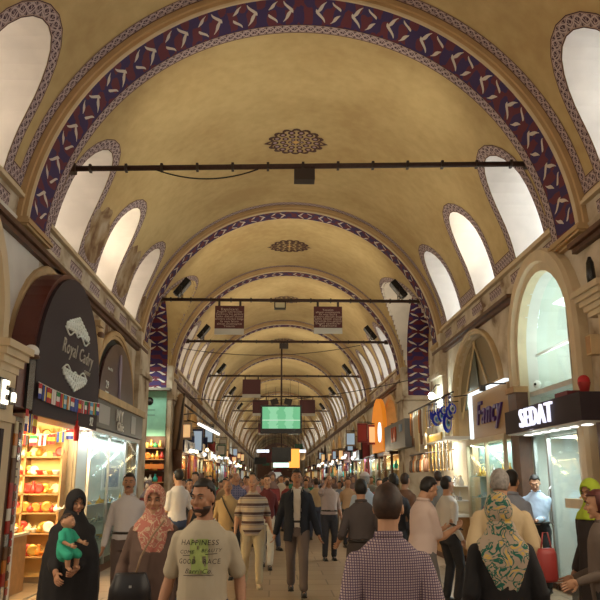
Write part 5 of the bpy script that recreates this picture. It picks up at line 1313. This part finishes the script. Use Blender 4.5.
for y in (10.03, 11.6, 12.21):
    bm = NB(); bx(bm, 3.935, 3.99, y - .03, y + .03, 0, 2.36); obj('post', bm, steel if y > 10 else brown, t)
bm = NB(); bx(bm, 3.935, 4.03, 10.00, 12.24, 0, .1); obj('plinth', bm, brown, t)
bm = NB(); tube(bm, [(3.95, 11.58, .95), (3.90, 11.56, 1.0), (3.90, 11.56, 1.5), (3.95, 11.58, 1.55)], .014, 6); obj('door_pull', bm, steel, t)
area_light('jewel_light', (4.45, 11.15, 2.3), (4.5, 11.15, 0), .8, 46, (.86, 1, .95), size_y=2)
area_light('jewel_front_light', (3.72, 10.9, 2.33), (3.2, 10.9, 0), .2, 26, (.95, .98, 1), size_y=2.4)
for i, z in enumerate((.75, 1.15, 1.55, 1.95)):
    t = thing('glass_shelf', 'glass shelf of jewellery in the right shop window, %s of four' % ['lowest', 'second', 'third', 'top'][i], 'shelf', (0, 0, 0)); bm = NB(); bx(bm, 4.7, 5.0, 10.0, 12.3, z, z + .012); obj('pane', bm, cm('shelf_pale', (.6, .7, .7), .2), t)
    fill(['bust', 'ringbox', 'bust'], ['gold', 'white', 'silver'], 10.05, 12.25, z + .013, 4.84, 'y', 'on the %s shelf of the right jewellery window' % ['lowest', 'second', 'third', 'top'][i], .17, .9, PI / 2)
t = thing('pedestal_table', 'pale narrow jewellery stand in the right window beside the door', 'stand', (3.72, 9.75, 0))
bm = NB(); bx(bm, -.05, .05, -.06, .06, .35, 1.28); obj('post', bm, cream_l, t); bm = NB(); bx(bm, -.17, .17, -.30, .30, 1.28, 1.40); obj('top', bm, cream_l, t); bm = NB(); bx(bm, -.16, .16, -.36, .36, 0, .36); obj('base', bm, black, t)
fill(['ringbox', 'bust', 'ringbox'], ['silver', 'gold', 'white'], 9.5, 10.0, 1.402, 3.72, 'y', 'on the pale jewellery stand', .10, .8)
fill(['ringbox', 'bowl'], ['gold', 'silver', 'orange'], 9.42, 9.66, .362, 3.65, 'y', 'on the black base of the jewellery stand', .09, .8)
# half column and capital at the right edge
t = thing('half_column', 'pale stone half column with moulded capital at the right edge', 'column', (3.90, 9.02, 0))
bm = NB(); lathe(bm, [(.14, 2.74), (.14, 2.80), (.11, 2.86), (.105, 3.3), (.10, 3.72), (.12, 3.76)], n=18); obj('shaft', bm, cream_l, t)
bm = NB()
for k in range(5): bx(bm, -.14 - k * .035, .05, -.22 - k * .05, .22 + k * .05, 3.74 + k * .075, 3.82 + k * .075)
obj('capital', bm, cream_l, t)
bm = NB(); bx(bm, -.16, .1, -.26, .26, 0, 2.36); obj('lower_pier', bm, brown, t)
t = thing('loudspeaker', 'small beige box loudspeaker on the right half column', 'loudspeaker', (3.70, 9.05, 3.34)); bm = NB(); bx(bm, -.06, .06, -.08, .08, -.13, .13); obj('box', bm, cream, t); bm = NB(); bx(bm, -.066, -.06, -.06, .06, -.11, .11); obj('grille', bm, wood_l, t)
t = thing('glass_lantern', 'dark glass lantern bottle standing on the right capital', 'lantern', (3.72, 8.95, 4.12)); bm = NB(); lathe(bm, [(.05, 0), (.06, .12), (.05, .3), (.02, .38)], n=12); obj('bottle', bm, black, t)
t = thing('flower_pot', 'red flower pot on top of the black box sign', 'pot', (3.62, 9.25, 2.74)); bm = NB(); lathe(bm, [(.05, 0), (.08, .12), (.085, .14)], n=12); obj('pot', bm, cm('red_pot', (.4, .03, .03)), t); bm = NB(); ball(bm, (0, 0, .16), .08, 10); obj('bloom', bm, cm('red_bloom', (.5, .02, .03)), t)
t = thing('gift_box', 'flat dark red box lying on top of the black box sign', 'box', (3.6, 9.75, 2.74)); bm = NB(); bx(bm, -.1, .1, -.22, .22, 0, .07); obj('box', bm, cm('wine', (.16, .02, .03)), t)
bm = NB()
t = thing('wall_spot_arm', 'thin dark lamp arm reaching from the pier between the two right arches', 'lamp arm', (0, 0, 0))
bm = NB(); tube(bm, [(3.85, 12.75, 3.32), (3.5, 12.9, 3.34), (3.35, 12.95, 3.30)], .015, 6); obj('arm', bm, dark, t); bm = NB(); obox(bm, Matrix.Translation((3.35, 12.95, 3.26)), .09, .12, .1); obj('head', bm, dark, t)
t = thing('wooden_pilaster', 'dark brown wooden pilaster between the purple script shop and the black box sign', 'pilaster', (3.82, 12.42, 0))
bm = NB(); bx(bm, -.12, .09, -.22, .20, .0, 3.1); obj('shaft', bm, brown, t)
bm = NB(); bx(bm, -.16, .09, -.25, .23, 0, .25); obj('plinth', bm, brown, t)
bm = NB(); bx(bm, -.16, .09, -.25, .23, 3.1, 3.2); obj('capital', bm, wood_l, t)
# "Fancy" shop: sign with a light frame, glass cases below
t = thing('shop_sign', 'wooden panel sign with purple script in a glowing white light frame, right wall', 'sign', (0, 0, 0))
bm = NB(); bx(bm, 3.74, 3.86, 12.75, 15.12, 2.46, 3.36); obj('panel', bm, cm('panel_tan', (.42, .26, .12), .5), t)
bm = NB(); bx(bm, 3.68, 3.76, 12.7, 15.2, 3.36, 3.41); obj('light_bar', bm, glow_cool, t)
bm = NB(); bx(bm, 3.68, 3.76, 15.14, 15.20, 2.47, 3.36); obj('light_bar', bm, glow_cool, t)
text('script_lettering', 'Fancy', .64, cm('purple_script', (.10, .04, .22), .3), 'R', (3.71, 13.95, 2.92), t, .02, shear=.4, bold=.006)
t = thing('display_case', 'glass jewellery case with lit top below the purple script sign', 'display case', (0, 0, 0))
bm = NB(); bx(bm, 3.62, 3.9, 12.75, 15.3, 2.34, 2.44); obj('header', bm, cream_l, t)
bm = NB(); bx(bm, 3.86, 3.9, 12.75, 15.3, .2, 2.34); obj('back_panel', bm, cm('case_teal', (.30, .44, .40)), t)
bm = NB(); bx(bm, 3.63, 3.64, 12.75, 15.3, .9, 2.34); obj('glass', bm, glass_m, t)
bm = NB(); bx(bm, 3.6, 3.9, 12.75, 15.3, 0, .9); obj('cabinet', bm, cream, t)
for y in (12.75, 13.9, 15.28):
    bm = NB(); bx(bm, 3.6, 3.66, y - .03, y + .03, .9, 2.34); obj('post', bm, cream_l, t)
for i, z in enumerate((.9, 1.3, 1.7)):
    fill(['bust', 'ringbox', 'bowl'], [['pink', 'silver', 'gold'], ['silver', 'turquoise', 'white'], ['gold', 'white', 'silver']][i], 12.85, 15.2, z + .014, 3.76, 'y', 'on the %s shelf of the right glass case' % ['lowest', 'middle', 'top'][i], .16, 1, PI / 2)
    if i: bm = NB(); bx(bm, 3.66, 3.86, 12.78, 15.25, z, z + .012); obj('shelf', bm, cm('shelf_pale', (.6, .7, .7), .2), t)
area_light('case_light', (3.74, 14.0, 2.32), (3.74, 14, 0), .12, 22, (.9, 1, 1), size_y=2.3)
# arched board with shutters above
t = thing('arched_window', 'brown arched fanlight with slanting wooden bars above the script sign', 'window', (0, 0, 0))
bm = NB(); extr(bm, boardpoly(13.55, 17.15, 3.2, 4.66, 3.25), Matrix.Translation((4.02, 0, 0)) @ FACE['L'], .03); obj('panel', bm, cm('olive_brown', (.22, .16, .08), .6), t)
for (a_, b_) in (((3.98, 14.2, 3.0), (3.98, 15.6, 4.6)), ((3.98, 16.9, 3.0), (3.98, 15.5, 4.6)), ((3.98, 13.6, 3.55), (3.98, 17.1, 3.55))):
    bm = NB(); tube(bm, [a_, b_], .03, 4); obj('bar', bm, cream, t)
bm = NB(); extr(bm, [(15.3, 3.2), (16.9, 3.2), (15.6, 4.5)], Matrix.Translation((3.985, 0, 0)) @ FACE['L'], .01); obj('dark_pane', bm, cm('dark_green', (.03, .045, .035), .3), t)
# gold and bead stall
t = thing('market_stall', 'brightly lit stall counter with tiered shelves at the far end of the right wall', 'stall', (3.55, 16.9, 0))
bm = NB(); bx(bm, -.32, .3, -1.2, 1.3, .12, .88); obj('counter', bm, wood_l, t)
bm = NB(); bx(bm, -.36, .3, -1.25, 1.35, .88, .93); obj('counter_top', bm, white, t)
bm = NB(); bx(bm, .22, .3, -1.2, 1.3, .93, 2.5); obj('back_panel', bm, cm('stall_cream', (.70, .62, .45)), t)
for z in (1.2, 1.5):
    bm = NB(); bx(bm, -.12, .25, -1.2, 1.3, z, z + .02); obj('shelf', bm, white, t)
bm = NB(); bx(bm, -.3, .3, -1.25, 1.35, 2.5, 2.56); obj('canopy', bm, white, t)
bm = NB(); bx(bm, -.33, -.29, -1.0, .9, 2.5, 2.66); obj('gold_sign', bm, cm('gold_sign', (.70, .45, .06), .4), t)
bm = NB(); bx(bm, -.30, .3, -1.25, 1.35, 0, .12); obj('kick_board', bm, brown, t)
fill(['box', 'ringbox', 'bowl', 'bust'], ['silver', 'white', 'gold', 'cream'], 15.75, 18.15, .932, 3.38, 'y', 'on the counter of the bright right stall', .12, 1, PI / 2)
fill(['bust', 'box', 'plate'], ['white', 'silver', 'gold'], 15.75, 18.15, 1.222, 3.55, 'y', 'on the lower shelf of the bright right stall', .13, 1, PI / 2)
fill(['bust', 'vase'], ['white', 'silver', 'gold', 'cream'], 15.75, 18.15, 1.522, 3.6, 'y', 'on the upper shelf of the bright right stall', .13, 1, PI / 2)
for k in range(12): good('chain', ['gold', 'cream', 'brass', 'silver'][k % 4], (3.34 + (k % 2) * .12, 15.8 + k * .2, 2.47), 'hanging from the canopy of the bright right stall', PI / 2, 1.1)
for k, (y, z) in enumerate(((15.75, 1.05), (15.75, 1.28), (15.75, .82))): good('eye_bead', 'blue', (3.2, y, z), 'stacked at the corner of the bright right stall', .6, 1.0)
t = thing('bead_post', 'blue post behind the evil eye beads at the stall corner', 'post', (3.26, 15.75, 0)); bm = NB(); bx(bm, -.02, .04, -.1, .1, 0, 1.6); obj('post', bm, cm('blue_post', (.02, .05, .3)), t)
area_light('stall_light', (3.3, 16.9, 2.44), (3.55, 16.9, .9), .3, 60, (1, .95, .82), size_y=2.4)
area_light('stall_front_fill', (3.2, 16.9, 2.7), (2.0, 16.0, 0), .3, 30, (1, .93, .8), size_y=2.4)  # added fill facing outward to light the people passing the stall
for k in range(9): good('eye_bead', 'blue', (3.12, 14.35 + k * .24, 3.32 - .30 * [1.0, 1.2, 1.8, .9, 1.2, .9, 1.3, 1.0, .9][k]), 'hanging in a cluster above the bright right stall', .5 + .2 * (k % 3), [1.0, 1.2, 1.8, .9, 1.2, .9, 1.3, 1.0, .9][k])
for k in range(16): good('chain', ['silver', 'blue', 'white', 'gold'][k % 4], (3.12, 14.3 + k * .17, 3.31), 'in the hanging cluster over the right stall', .7, .9)
for k in range(9): good('scarf_hung', ['cream', 'white', 'brown', 'orange', 'cream'][k % 5], (3.12 + .0 * k, 17.1 + .22 * k, 3.31), 'hanging at the far end of the right stall', PI / 2, [1.2, .8, 1.05, .7, 1.25][k % 5])
for k in range(9): good('bag', ['brown', 'cream', 'orange', 'black'][k % 4], (3.12, 17.15 + .22 * k, 2.23), 'hanging under the scarves at the far end of the right stall', PI / 2, 1.2)
t = thing('hanging_rail', 'dark rail carrying beads, scarves and bags over the right stall', 'rail', (0, 0, 0))
bm = NB(); tube(bm, [(3.12, 14.2, 3.34), (3.12, 19.1, 3.34)], .02, 6); obj('bar', bm, dark, t)
bm = NB(); tube(bm, [(3.12, 16.95, 2.25), (3.12, 19.1, 2.25)], .02, 6); obj('bar', bm, dark, t)
for y, z in ((15.45, 3.34), (16.9, 3.34), (19.0, 3.34), (17.0, 2.25), (19.0, 2.25)):
    bm = NB(); tube(bm, [(3.12, y, z), (3.9, y, z + .1)], .015, 6); obj('arm', bm, dark, t)
bulb(3.58, 18.3, 3.72, 'glaring white lamp on an arm high above the right stall', .085, mat('lamp_glare', (.85, 1, .92), emit=60), 70, (.85, 1, .92))
t = thing('lamp_arm', 'dark iron arm that carries the glaring lamp above the right stall', 'lamp arm'); bm = NB(); tube(bm, [(3.9, 18.3, 4.0), (3.7, 18.3, 4.0), (3.58, 18.3, 3.83)], .018, 6); obj('arm', bm, dark, t)
# ---- signs just past the side street, right side
t = thing('shop_sign', 'grey box sign with an orange letter and blue square past the right side street', 'sign')
bm = NB(); bx(bm, 3.5, 3.78, 21.9, 26.0, 2.6, 3.45); obj('box', bm, cm('box_grey', (.10, .085, .075), .5), t)
text('letter', 'U', .6, cm('orange_letter', (.65, .10, .02), .4), 'R', (3.48, 23.7, 3.05), t, .02, bold=.03); text('letter', 'L', .6, cm('orange_letter', (.65, .10, .02), .4), 'R', (3.48, 24.2, 3.05), t, .02, bold=.03)
bm = NB(); bx(bm, 3.47, 3.5, 22.4, 22.8, 3.1, 3.32); obj('blue_square', bm, cm('blue_sq', (.25, .35, .5)), t)
t = thing('arched_signboard', 'glowing orange arched light board with white logo on the right wall', 'sign')
bm = NB(); extr(bm, boardpoly(26.2, 29.2, 2.65, 4.65, 3.6), Matrix.Translation((3.62, 0, 0)) @ FACE['R'] @ Matrix.Diagonal((-1, 1, 1, 1)), .14); obj('board', bm, mat('orange_glow', (.85, .27, .02), emit=.45), t)
bm = NB(); lathe(bm, [(.001, 0), (.36, 0), (.36, .03), (.001, .03)], n=20); bm.transform(Matrix.Translation((3.48, 27.0, 3.35)) @ Matrix.Rotation(-PI / 2, 4, 'Y')); obj('white_logo', bm, mat('logo_glow', (.8, .9, 1), emit=2), t)

# ================================================================= FAR SHOPS
def ordinal(k): return ['first', 'second', 'third', 'fourth', 'fifth', 'sixth', 'seventh', 'eighth', 'ninth', 'tenth', 'eleventh', 'twelfth', 'thirteenth', 'fourteenth', 'fifteenth', 'sixteenth', 'seventeenth', 'eighteenth'][k]
far = [n_ for n_ in NICHES if n_[5] == 'far' and n_[1] < 98]
cnt = {-1: 0, 1: 0}
SC = [(.10, .02, .02), (.02, .03, .10), (.02, .02, .02), (.30, .20, .10), (.02, .10, .06), (.35, .30, .22), (.25, .03, .03), (.04, .03, .03)]
SN = ['dark red', 'navy', 'black', 'tan', 'dark green', 'cream', 'red', 'dark brown']
for side, yc, hw, zs, zt, _ in far:
    k = cnt[side]; cnt[side] += 1; nm = 'left' if side < 0 else 'right'; o_ = ordinal(k); xf = side * 3.55
    warm = R.random() < .6; lc = (1, .74, .40) if warm else (.85, .97, 1)
    det = yc < 62
    bx_ = lambda bm, xa, xb, *r: bx(bm, *sorted((side * xa, side * xb)), *r)
    ci = R.randrange(8)
    t = thing('shop_window', '%s lit shop window of the %s shop past the side street on the %s' % ('warm' if warm else 'cool white', o_, nm), 'shop window', (0, 0, 0))
    bm = NB(); bx_(bm, 3.62, 3.64, yc - hw, yc + hw, .5, 2.45); obj('glass', bm, glass_m, t)
    bm = NB(); bx_(bm, 4.3, 4.34, yc - hw + .02, yc + hw - .02, 0, 2.5); obj('back_panel', bm, cm('far_back_w', (.75, .55, .28)) if warm else cm('far_back_c', (.62, .70, .70)), t)
    bm = NB(); bx_(bm, 3.58, 3.9, yc - hw, yc + hw, 0, .5); obj('plinth', bm, [brown, wood_l, cream][k % 3], t)
    for yy in (yc - hw, yc, yc + hw):
        bm = NB(); bx_(bm, 3.58, 3.66, yy - .04, yy + .04, .5, 2.5); obj('post', bm, [brown, steel, gold_l][k % 3], t)
    if det:
        for z in (1.0, 1.5, 2.0):
            bm = NB(); bx_(bm, 3.7, 4.3, yc - hw, yc + hw, z, z + .02); obj('shelf', bm, white, t)
    area_light('far_shop_light', (side * 3.95, yc, 2.46), (side * 3.95, yc, 0), .5, 42, lc, size_y=2.6)
    if yc < 60: area_light('far_front_fill', (side * 3.4, yc, 2.55), (side * 2.2, yc - 1, 0), .2, 22, lc, size_y=2.6)  # added outward fill that keeps people in the street well lit
    t = thing('shop_sign', '%s fascia sign of the %s shop past the side street on the %s' % (SN[ci], o_, nm), 'sign', (0, 0, 0))
    if not (side > 0 and k < 2):
        bm = NB(); bx_(bm, 3.5, 3.9, yc - hw - .1, yc + hw + .1, 2.55, 3.0 + .15 * (k % 2)); obj('fascia', bm, cm('sign_' + SN[ci].replace(' ', '_'), SC[ci], .4), t)
        text('lettering', ['HALI', 'GOLD', 'Deri', 'SILVER', 'Ipek', 'GIFT', 'Saray', 'CINI', 'Bazaar'][(k * 2 + (side > 0)) % 9], .34, [white, mat('let_gold', (.8, .5, .1), .4), mat('let_glow', (1, .9, .7), emit=2)][k % 3], 'L' if side < 0 else 'R', (side * 3.47, yc, 2.8), t, .02)
    else:
        bm = NB(); bx_(bm, 3.55, 3.9, yc - hw, yc + hw, 2.5, 2.62); obj('fascia', bm, brown, t)
    # banners hung in front of the piers
    if k < 9:
        for j in range(2):
            cb = R.randrange(8); zz = R.uniform(3.05, 3.6); hh = R.uniform(.7, 1.2); wd = R.uniform(.22, .38); yy = yc + (hw + .35) * (1 if j else -1) * .98
            t = thing('hanging_banner', '%s narrow cloth banner %s the %s far shop on the %s' % (SN[cb], 'beyond' if j else 'just before', o_, nm), 'banner', (side * (3.84 - wd / 2), yy, zz))
            bm = NB(); NN = 6
            rings(bm, [[Vector((-wd / 2, .02 * math.sin(q), -hh * q / NN)), Vector((wd / 2, .02 * math.sin(q + 1), -hh * q / NN)), Vector((wd / 2, .02 * math.sin(q + 1) + .012, -hh * q / NN)), Vector((-wd / 2, .02 * math.sin(q) + .012, -hh * q / NN))] for q in range(NN + 1)]); obj('cloth', bm, cm('banner_' + SN[cb].replace(' ', '_'), SC[cb], .8), t)
            bm = NB(); tube(bm, [(side * (wd / 2 + .1), 0, .02), (-side * wd / 2, 0, .02)], .014, 5); obj('rod', bm, dark, t)
    # projecting sign on a bracket
    if k < 10:
        cj = R.randrange(8); pc = SC[cj]
        yy = yc + R.choice([-1.7, 1.6]); zz = R.uniform(3.0, 3.7); w_ = R.uniform(.3, .5); h_ = R.uniform(.5, 1.0)
        t = thing('hanging_sign', '%s projecting sign on a bracket by the %s far shop on the %s' % (SN[cj], o_, nm), 'sign', (side * (3.8 - w_ / 2 - .1), yy, zz))
        bm = NB(); bx(bm, -w_ / 2, w_ / 2, -.04, .04, -h_ / 2, h_ / 2); obj('panel', bm, cm('sign_' + SN[cj].replace(' ', '_'), pc, .5), t)
        bm = NB(); bx(bm, -w_ / 2 + .05, w_ / 2 - .05, -.05, -.04, -h_ / 2 + .08, h_ / 2 - .08); obj('face', bm, [cm('face_white', (.6, .58, .52)), mat('face_glow', (.9, .55, .25), emit=.7), cm('face_red', (.4, .04, .03)), mat('face_cool', (.35, .45, .55), emit=.6)][R.randrange(4)], t)
        bm = NB(); tube(bm, [(side * (w_ / 2 + .3), 0, h_ / 2 + .05), (-side * w_ / 2, 0, h_ / 2 + .05)], .02, 6); obj('bracket', bm, dark, t)
    # lamps
    if k < 9 and not (side > 0 and k < 2):
        for j in range(3):
            yy = yc + (j - 1) * 1.0 + R.uniform(-.2, .2)
            if R.random() < .75:
                t = thing('hanging_lamp', 'small glowing lamp hung before the %s far shop on the %s' % (o_, nm), 'lamp', (side * 3.36, yy, R.uniform(2.62, 2.95)), group='lamps before the %s far shop on the %s' % (o_, nm))
                bm = NB(); ball(bm, (0, 0, 0), R.uniform(.05, .09), 10); obj('bulb', bm, [glow_w, glow_warm, glow_cool, glow_w][R.randrange(4)], t)
                bm = NB(); tube(bm, [(0, 0, .0), (side * .08, 0, .02), (side * .142, 0, .02)], .012, 5); obj('arm', bm, dark, t)
    # goods in and before the window
    if k < 7:
        for j, z in enumerate((.52, 1.022, 1.522, 2.022)):
            fill(['vase', 'bust', 'teapot', 'plate', 'box'], [['gold', 'brass', 'orange', 'red'], ['silver', 'white', 'turquoise', 'blue'], ['red', 'green', 'gold', 'white']][(k + (side > 0)) % 3], yc - hw + .1, yc + hw - .1, z, side * 3.8, 'in the %s far shop window on the %s' % (o_, nm), .36, 1.4, PI / 2) if False else None
            p = yc - hw + .2
            while p < yc + hw - .1:
                good(R.choice(['vase', 'bust', 'teapot', 'plate', 'box']), R.choice([['gold', 'brass', 'orange', 'red'], ['silver', 'white', 'turquoise', 'blue'], ['red', 'green', 'gold', 'white']][(k + (side > 0)) % 3]), (side * 3.8, p, z), 'in the %s far shop window on the %s' % (o_, nm), PI / 2 * side, 1.35); p += .42
    if k < 8 and k % 2 == (side > 0):
        t = thing('hanging_rail', 'thin dark rail of hanging goods before the %s far shop on the %s' % (o_, nm), 'rail'); bm = NB(); tube(bm, [(side * 3.38, yc - 1.4, 2.5), (side * 3.38, yc + 1.4, 2.5)], .015, 5); obj('bar', bm, dark, t)
        for q in (-1.3, 1.3):
            bm = NB(); tube(bm, [(side * 3.38, yc + q, 2.5), (side * (3.61 if side > 0 and k < 2 else 3.56), yc + q, 2.545)], .012, 5); obj('arm', bm, dark, t)
        for j in range(7): good(R.choice(['scarf_hung', 'bag', 'scarf_hung']), R.choice(['red', 'orange', 'cream', 'brown', 'gold', 'turquoise', 'pink']), (side * 3.38, yc - 1.2 + j * .4, 2.49), 'hung before the %s far shop on the %s' % (o_, nm), PI / 2, 1.2)
for s in (-1, 1):   # end of the street: bright openings and a golden board
    pass
t = thing('archway', 'small bright archway at the far end of the street', 'archway', (-.2, END_Y + 4.9, 0)); bm = NB(); extr(bm, [(-1.2, 0), (1.2, 0), (1.2, 2.6), (.8, 3.3), (0, 3.6), (-.8, 3.3), (-1.2, 2.6)], FACE['F'], .05); obj('opening', bm, mat('far_day', (.5, .5, .45), emit=.5), t)
bm = NB(); extr(bm, [(-1.4, 0), (1.4, 0), (1.4, 2.7), (.9, 3.5), (0, 3.85), (-.9, 3.5), (-1.4, 2.7)], FACE['F'], .02); obj('surround', bm, brown, t)
for i, (x, y, z, w_, h_, c_, lab, em) in enumerate(((.95, 52, 3.1, .75, 1.3, (1, .45, .08), 'glowing amber board hung over the street right of the far screen', 1.1), (-1.5, 55, 3.0, .9, .5, (.03, .04, .05), 'dark board hung over the street left of the far screen', 0), (.1, 58, 2.75, 1.3, .35, (.6, .9, .8), 'long pale lit sign hung across the far street', 1.6),
        (1.6, 60, 3.9, 1.0, .22, (.8, .9, 1), 'thin white lit sign high at the far right', 1.6), (-1.4, 60, 3.9, 1.0, .22, (.8, .9, 1), 'thin white lit sign high at the far left', 1.6), (-1.1, 66, 3.6, 1.2, 1.0, (.09, .016, .02), 'far maroon board below the far left lit sign', 0), (1.2, 66, 3.6, 1.2, 1.0, (.09, .016, .02), 'far maroon board below the far right lit sign', 0))):
    t = thing('hanging_sign', lab, 'sign', (x, y, z)); bm = NB(); bx(bm, -w_ / 2, w_ / 2, -.06, .06, -h_ / 2, h_ / 2); obj('panel', bm, mat('fs%d' % i, c_, emit=em), t)
    for s in (-1, 1): bm = NB(); tube(bm, [(s * w_ * .4, 0, h_ / 2), (s * w_ * .4, 0, math.sqrt(RV ** 2 - (x + s * w_ * .4) ** 2) + Z0 + .02 - z)], .012, 5); obj('cable', bm, dark, t)
# added fill lights out of view along the near walls, brightening the people in front
area_light('near_fill_light', (-3.6, 5.5, 2.6), (-1.2, 5.6, .6), .5, 60, (1, .82, .58), size_y=3.4)
area_light('near_fill_light', (3.6, 5.0, 2.6), (1.2, 5.2, .6), .5, 60, (1, .86, .66), size_y=3.4)
area_light('near_fill_light', (-3.6, 1.8, 2.6), (-.8, 3.6, 1.0), .5, 45, (1, .82, .58), size_y=2.4)
area_light('near_fill_light', (3.6, 1.8, 2.6), (.8, 3.6, 1.0), .5, 45, (1, .86, .66), size_y=2.4)
for i in range(20):
    x = R.uniform(-1.9, 1.9); y = R.uniform(56, 125); z = R.uniform(3.0, 5.0); w_ = R.uniform(.5, 1.3); h_ = R.uniform(.3, .9); ci = R.randrange(8)
    t = thing('hanging_sign', 'small far %s board hung across the end of the street' % SN[ci], 'sign', (x, y, z), group='far %s boards at the end of the street' % SN[ci])
    bm = NB(); bx(bm, -w_ / 2, w_ / 2, -.05, .05, -h_ / 2, h_ / 2); obj('panel', bm, cm('sign_' + SN[ci].replace(' ', '_'), SC[ci], .5), t)
    for s in (-1, 1): bm = NB(); tube(bm, [(s * w_ * .4, 0, h_ / 2), (s * w_ * .4, 0, math.sqrt(RV ** 2 - (x + s * w_ * .4) ** 2) + Z0 - z + .02)], .012, 5); obj('cable', bm, dark, t)
# ------------------------------------------------------------------ details become sub-parts of the part they sit on
SUB = {'lettering': ('panel', 'fascia', 'board', 'box', 'white_logo'), 'lit_lettering': ('box',), 'number': ('board',), 'script_lettering': ('board', 'panel'), 'letter': ('box',), 'scroll_ornament': ('board',), 'pale_stripe': ('board',), 'silver_panel': ('fascia',),
       'blue_square': ('box',), 'white_logo': ('board',), 'lens': ('housing', 'ball'), 'collar': ('shirt',), 'neckband': ('shirt',), 'print': ('shirt',), 'print_patch': ('shirt',), 'print_underline': ('shirt',), 'lapel': ('jacket',), 'scarf_tail': ('headscarf',),
       'screen': ('casing', 'case'), 'clasp': ('bag_body',), 'belt': ('trousers',), 'face': ('panel',), 'gold_sign': ('canopy',), 'wording_strip': ('panel',), 'crest': ('panel',), 'boss': ('stone',), 'door_pull': ('post',), 'grille': ('box',), 'print_': ()}
for root in [o for o in sc.objects if o.parent is None and o.type == 'EMPTY']:
    kids = list(root.children); by = {}
    for c_ in kids: by.setdefault(c_.name.split('.')[0], c_)
    for c_ in kids:
        for tgt in SUB.get(c_.name.split('.')[0], ()):
            if tgt in by and by[tgt] is not c_: c_.parent = by[tgt]; break
    lb = [c_ for c_ in kids if c_.name.startswith('letter_back')]; ll = [c_ for c_ in kids if c_.name.startswith('lit_letter')]
    for a_, b_ in zip(lb, ll): b_.parent = a_
# look-alikes get their place in the row, stack or street added to the label
ORD = ['', 'second', 'third', 'fourth', 'fifth', 'sixth', 'seventh', 'eighth', 'ninth', 'tenth', 'eleventh', 'twelfth', 'thirteenth', 'fourteenth', 'fifteenth', 'sixteenth', 'seventeenth', 'eighteenth', 'nineteenth', 'twentieth']
same = {}
for o in sc.objects:
    if o.parent is None and o.get('label'): same.setdefault(o['label'], []).append(o)
for lab, os_ in same.items():
    if len(os_) < 2 or len(os_) > 20: continue
    sp = [max(o.location[a] for o in os_) - min(o.location[a] for o in os_) for a in range(3)]
    ppl = os_[0]['category'] == 'person'
    a = 0 if ppl or sp[0] > .6 and sp[0] >= .25 * sp[1] else (2 if sp[2] > .6 and sp[2] > sp[1] else 1)
    if ppl: os_.sort(key=lambda o: (o.location.x + .4) / o.location.y)
    else: os_.sort(key=lambda o: -o.location.z if a == 2 else o.location[a])
    for i, o in enumerate(os_):
        w_ = (['leftmost', 'frontmost', 'topmost'][a] if i == 0 else '%s from %s' % (ORD[i], ['left', 'front', 'top'][a]))
        o['label'] = '%s, %s' % (lab, w_)
for o in sc.objects:
    if o.parent is None and o.get('label'):
        l_ = o['label']
        while len(l_.replace(',', ' ').split()) > 16 and ' the ' in l_: l_ = l_.replace(' the ', ' ', 1)
        o['label'] = l_
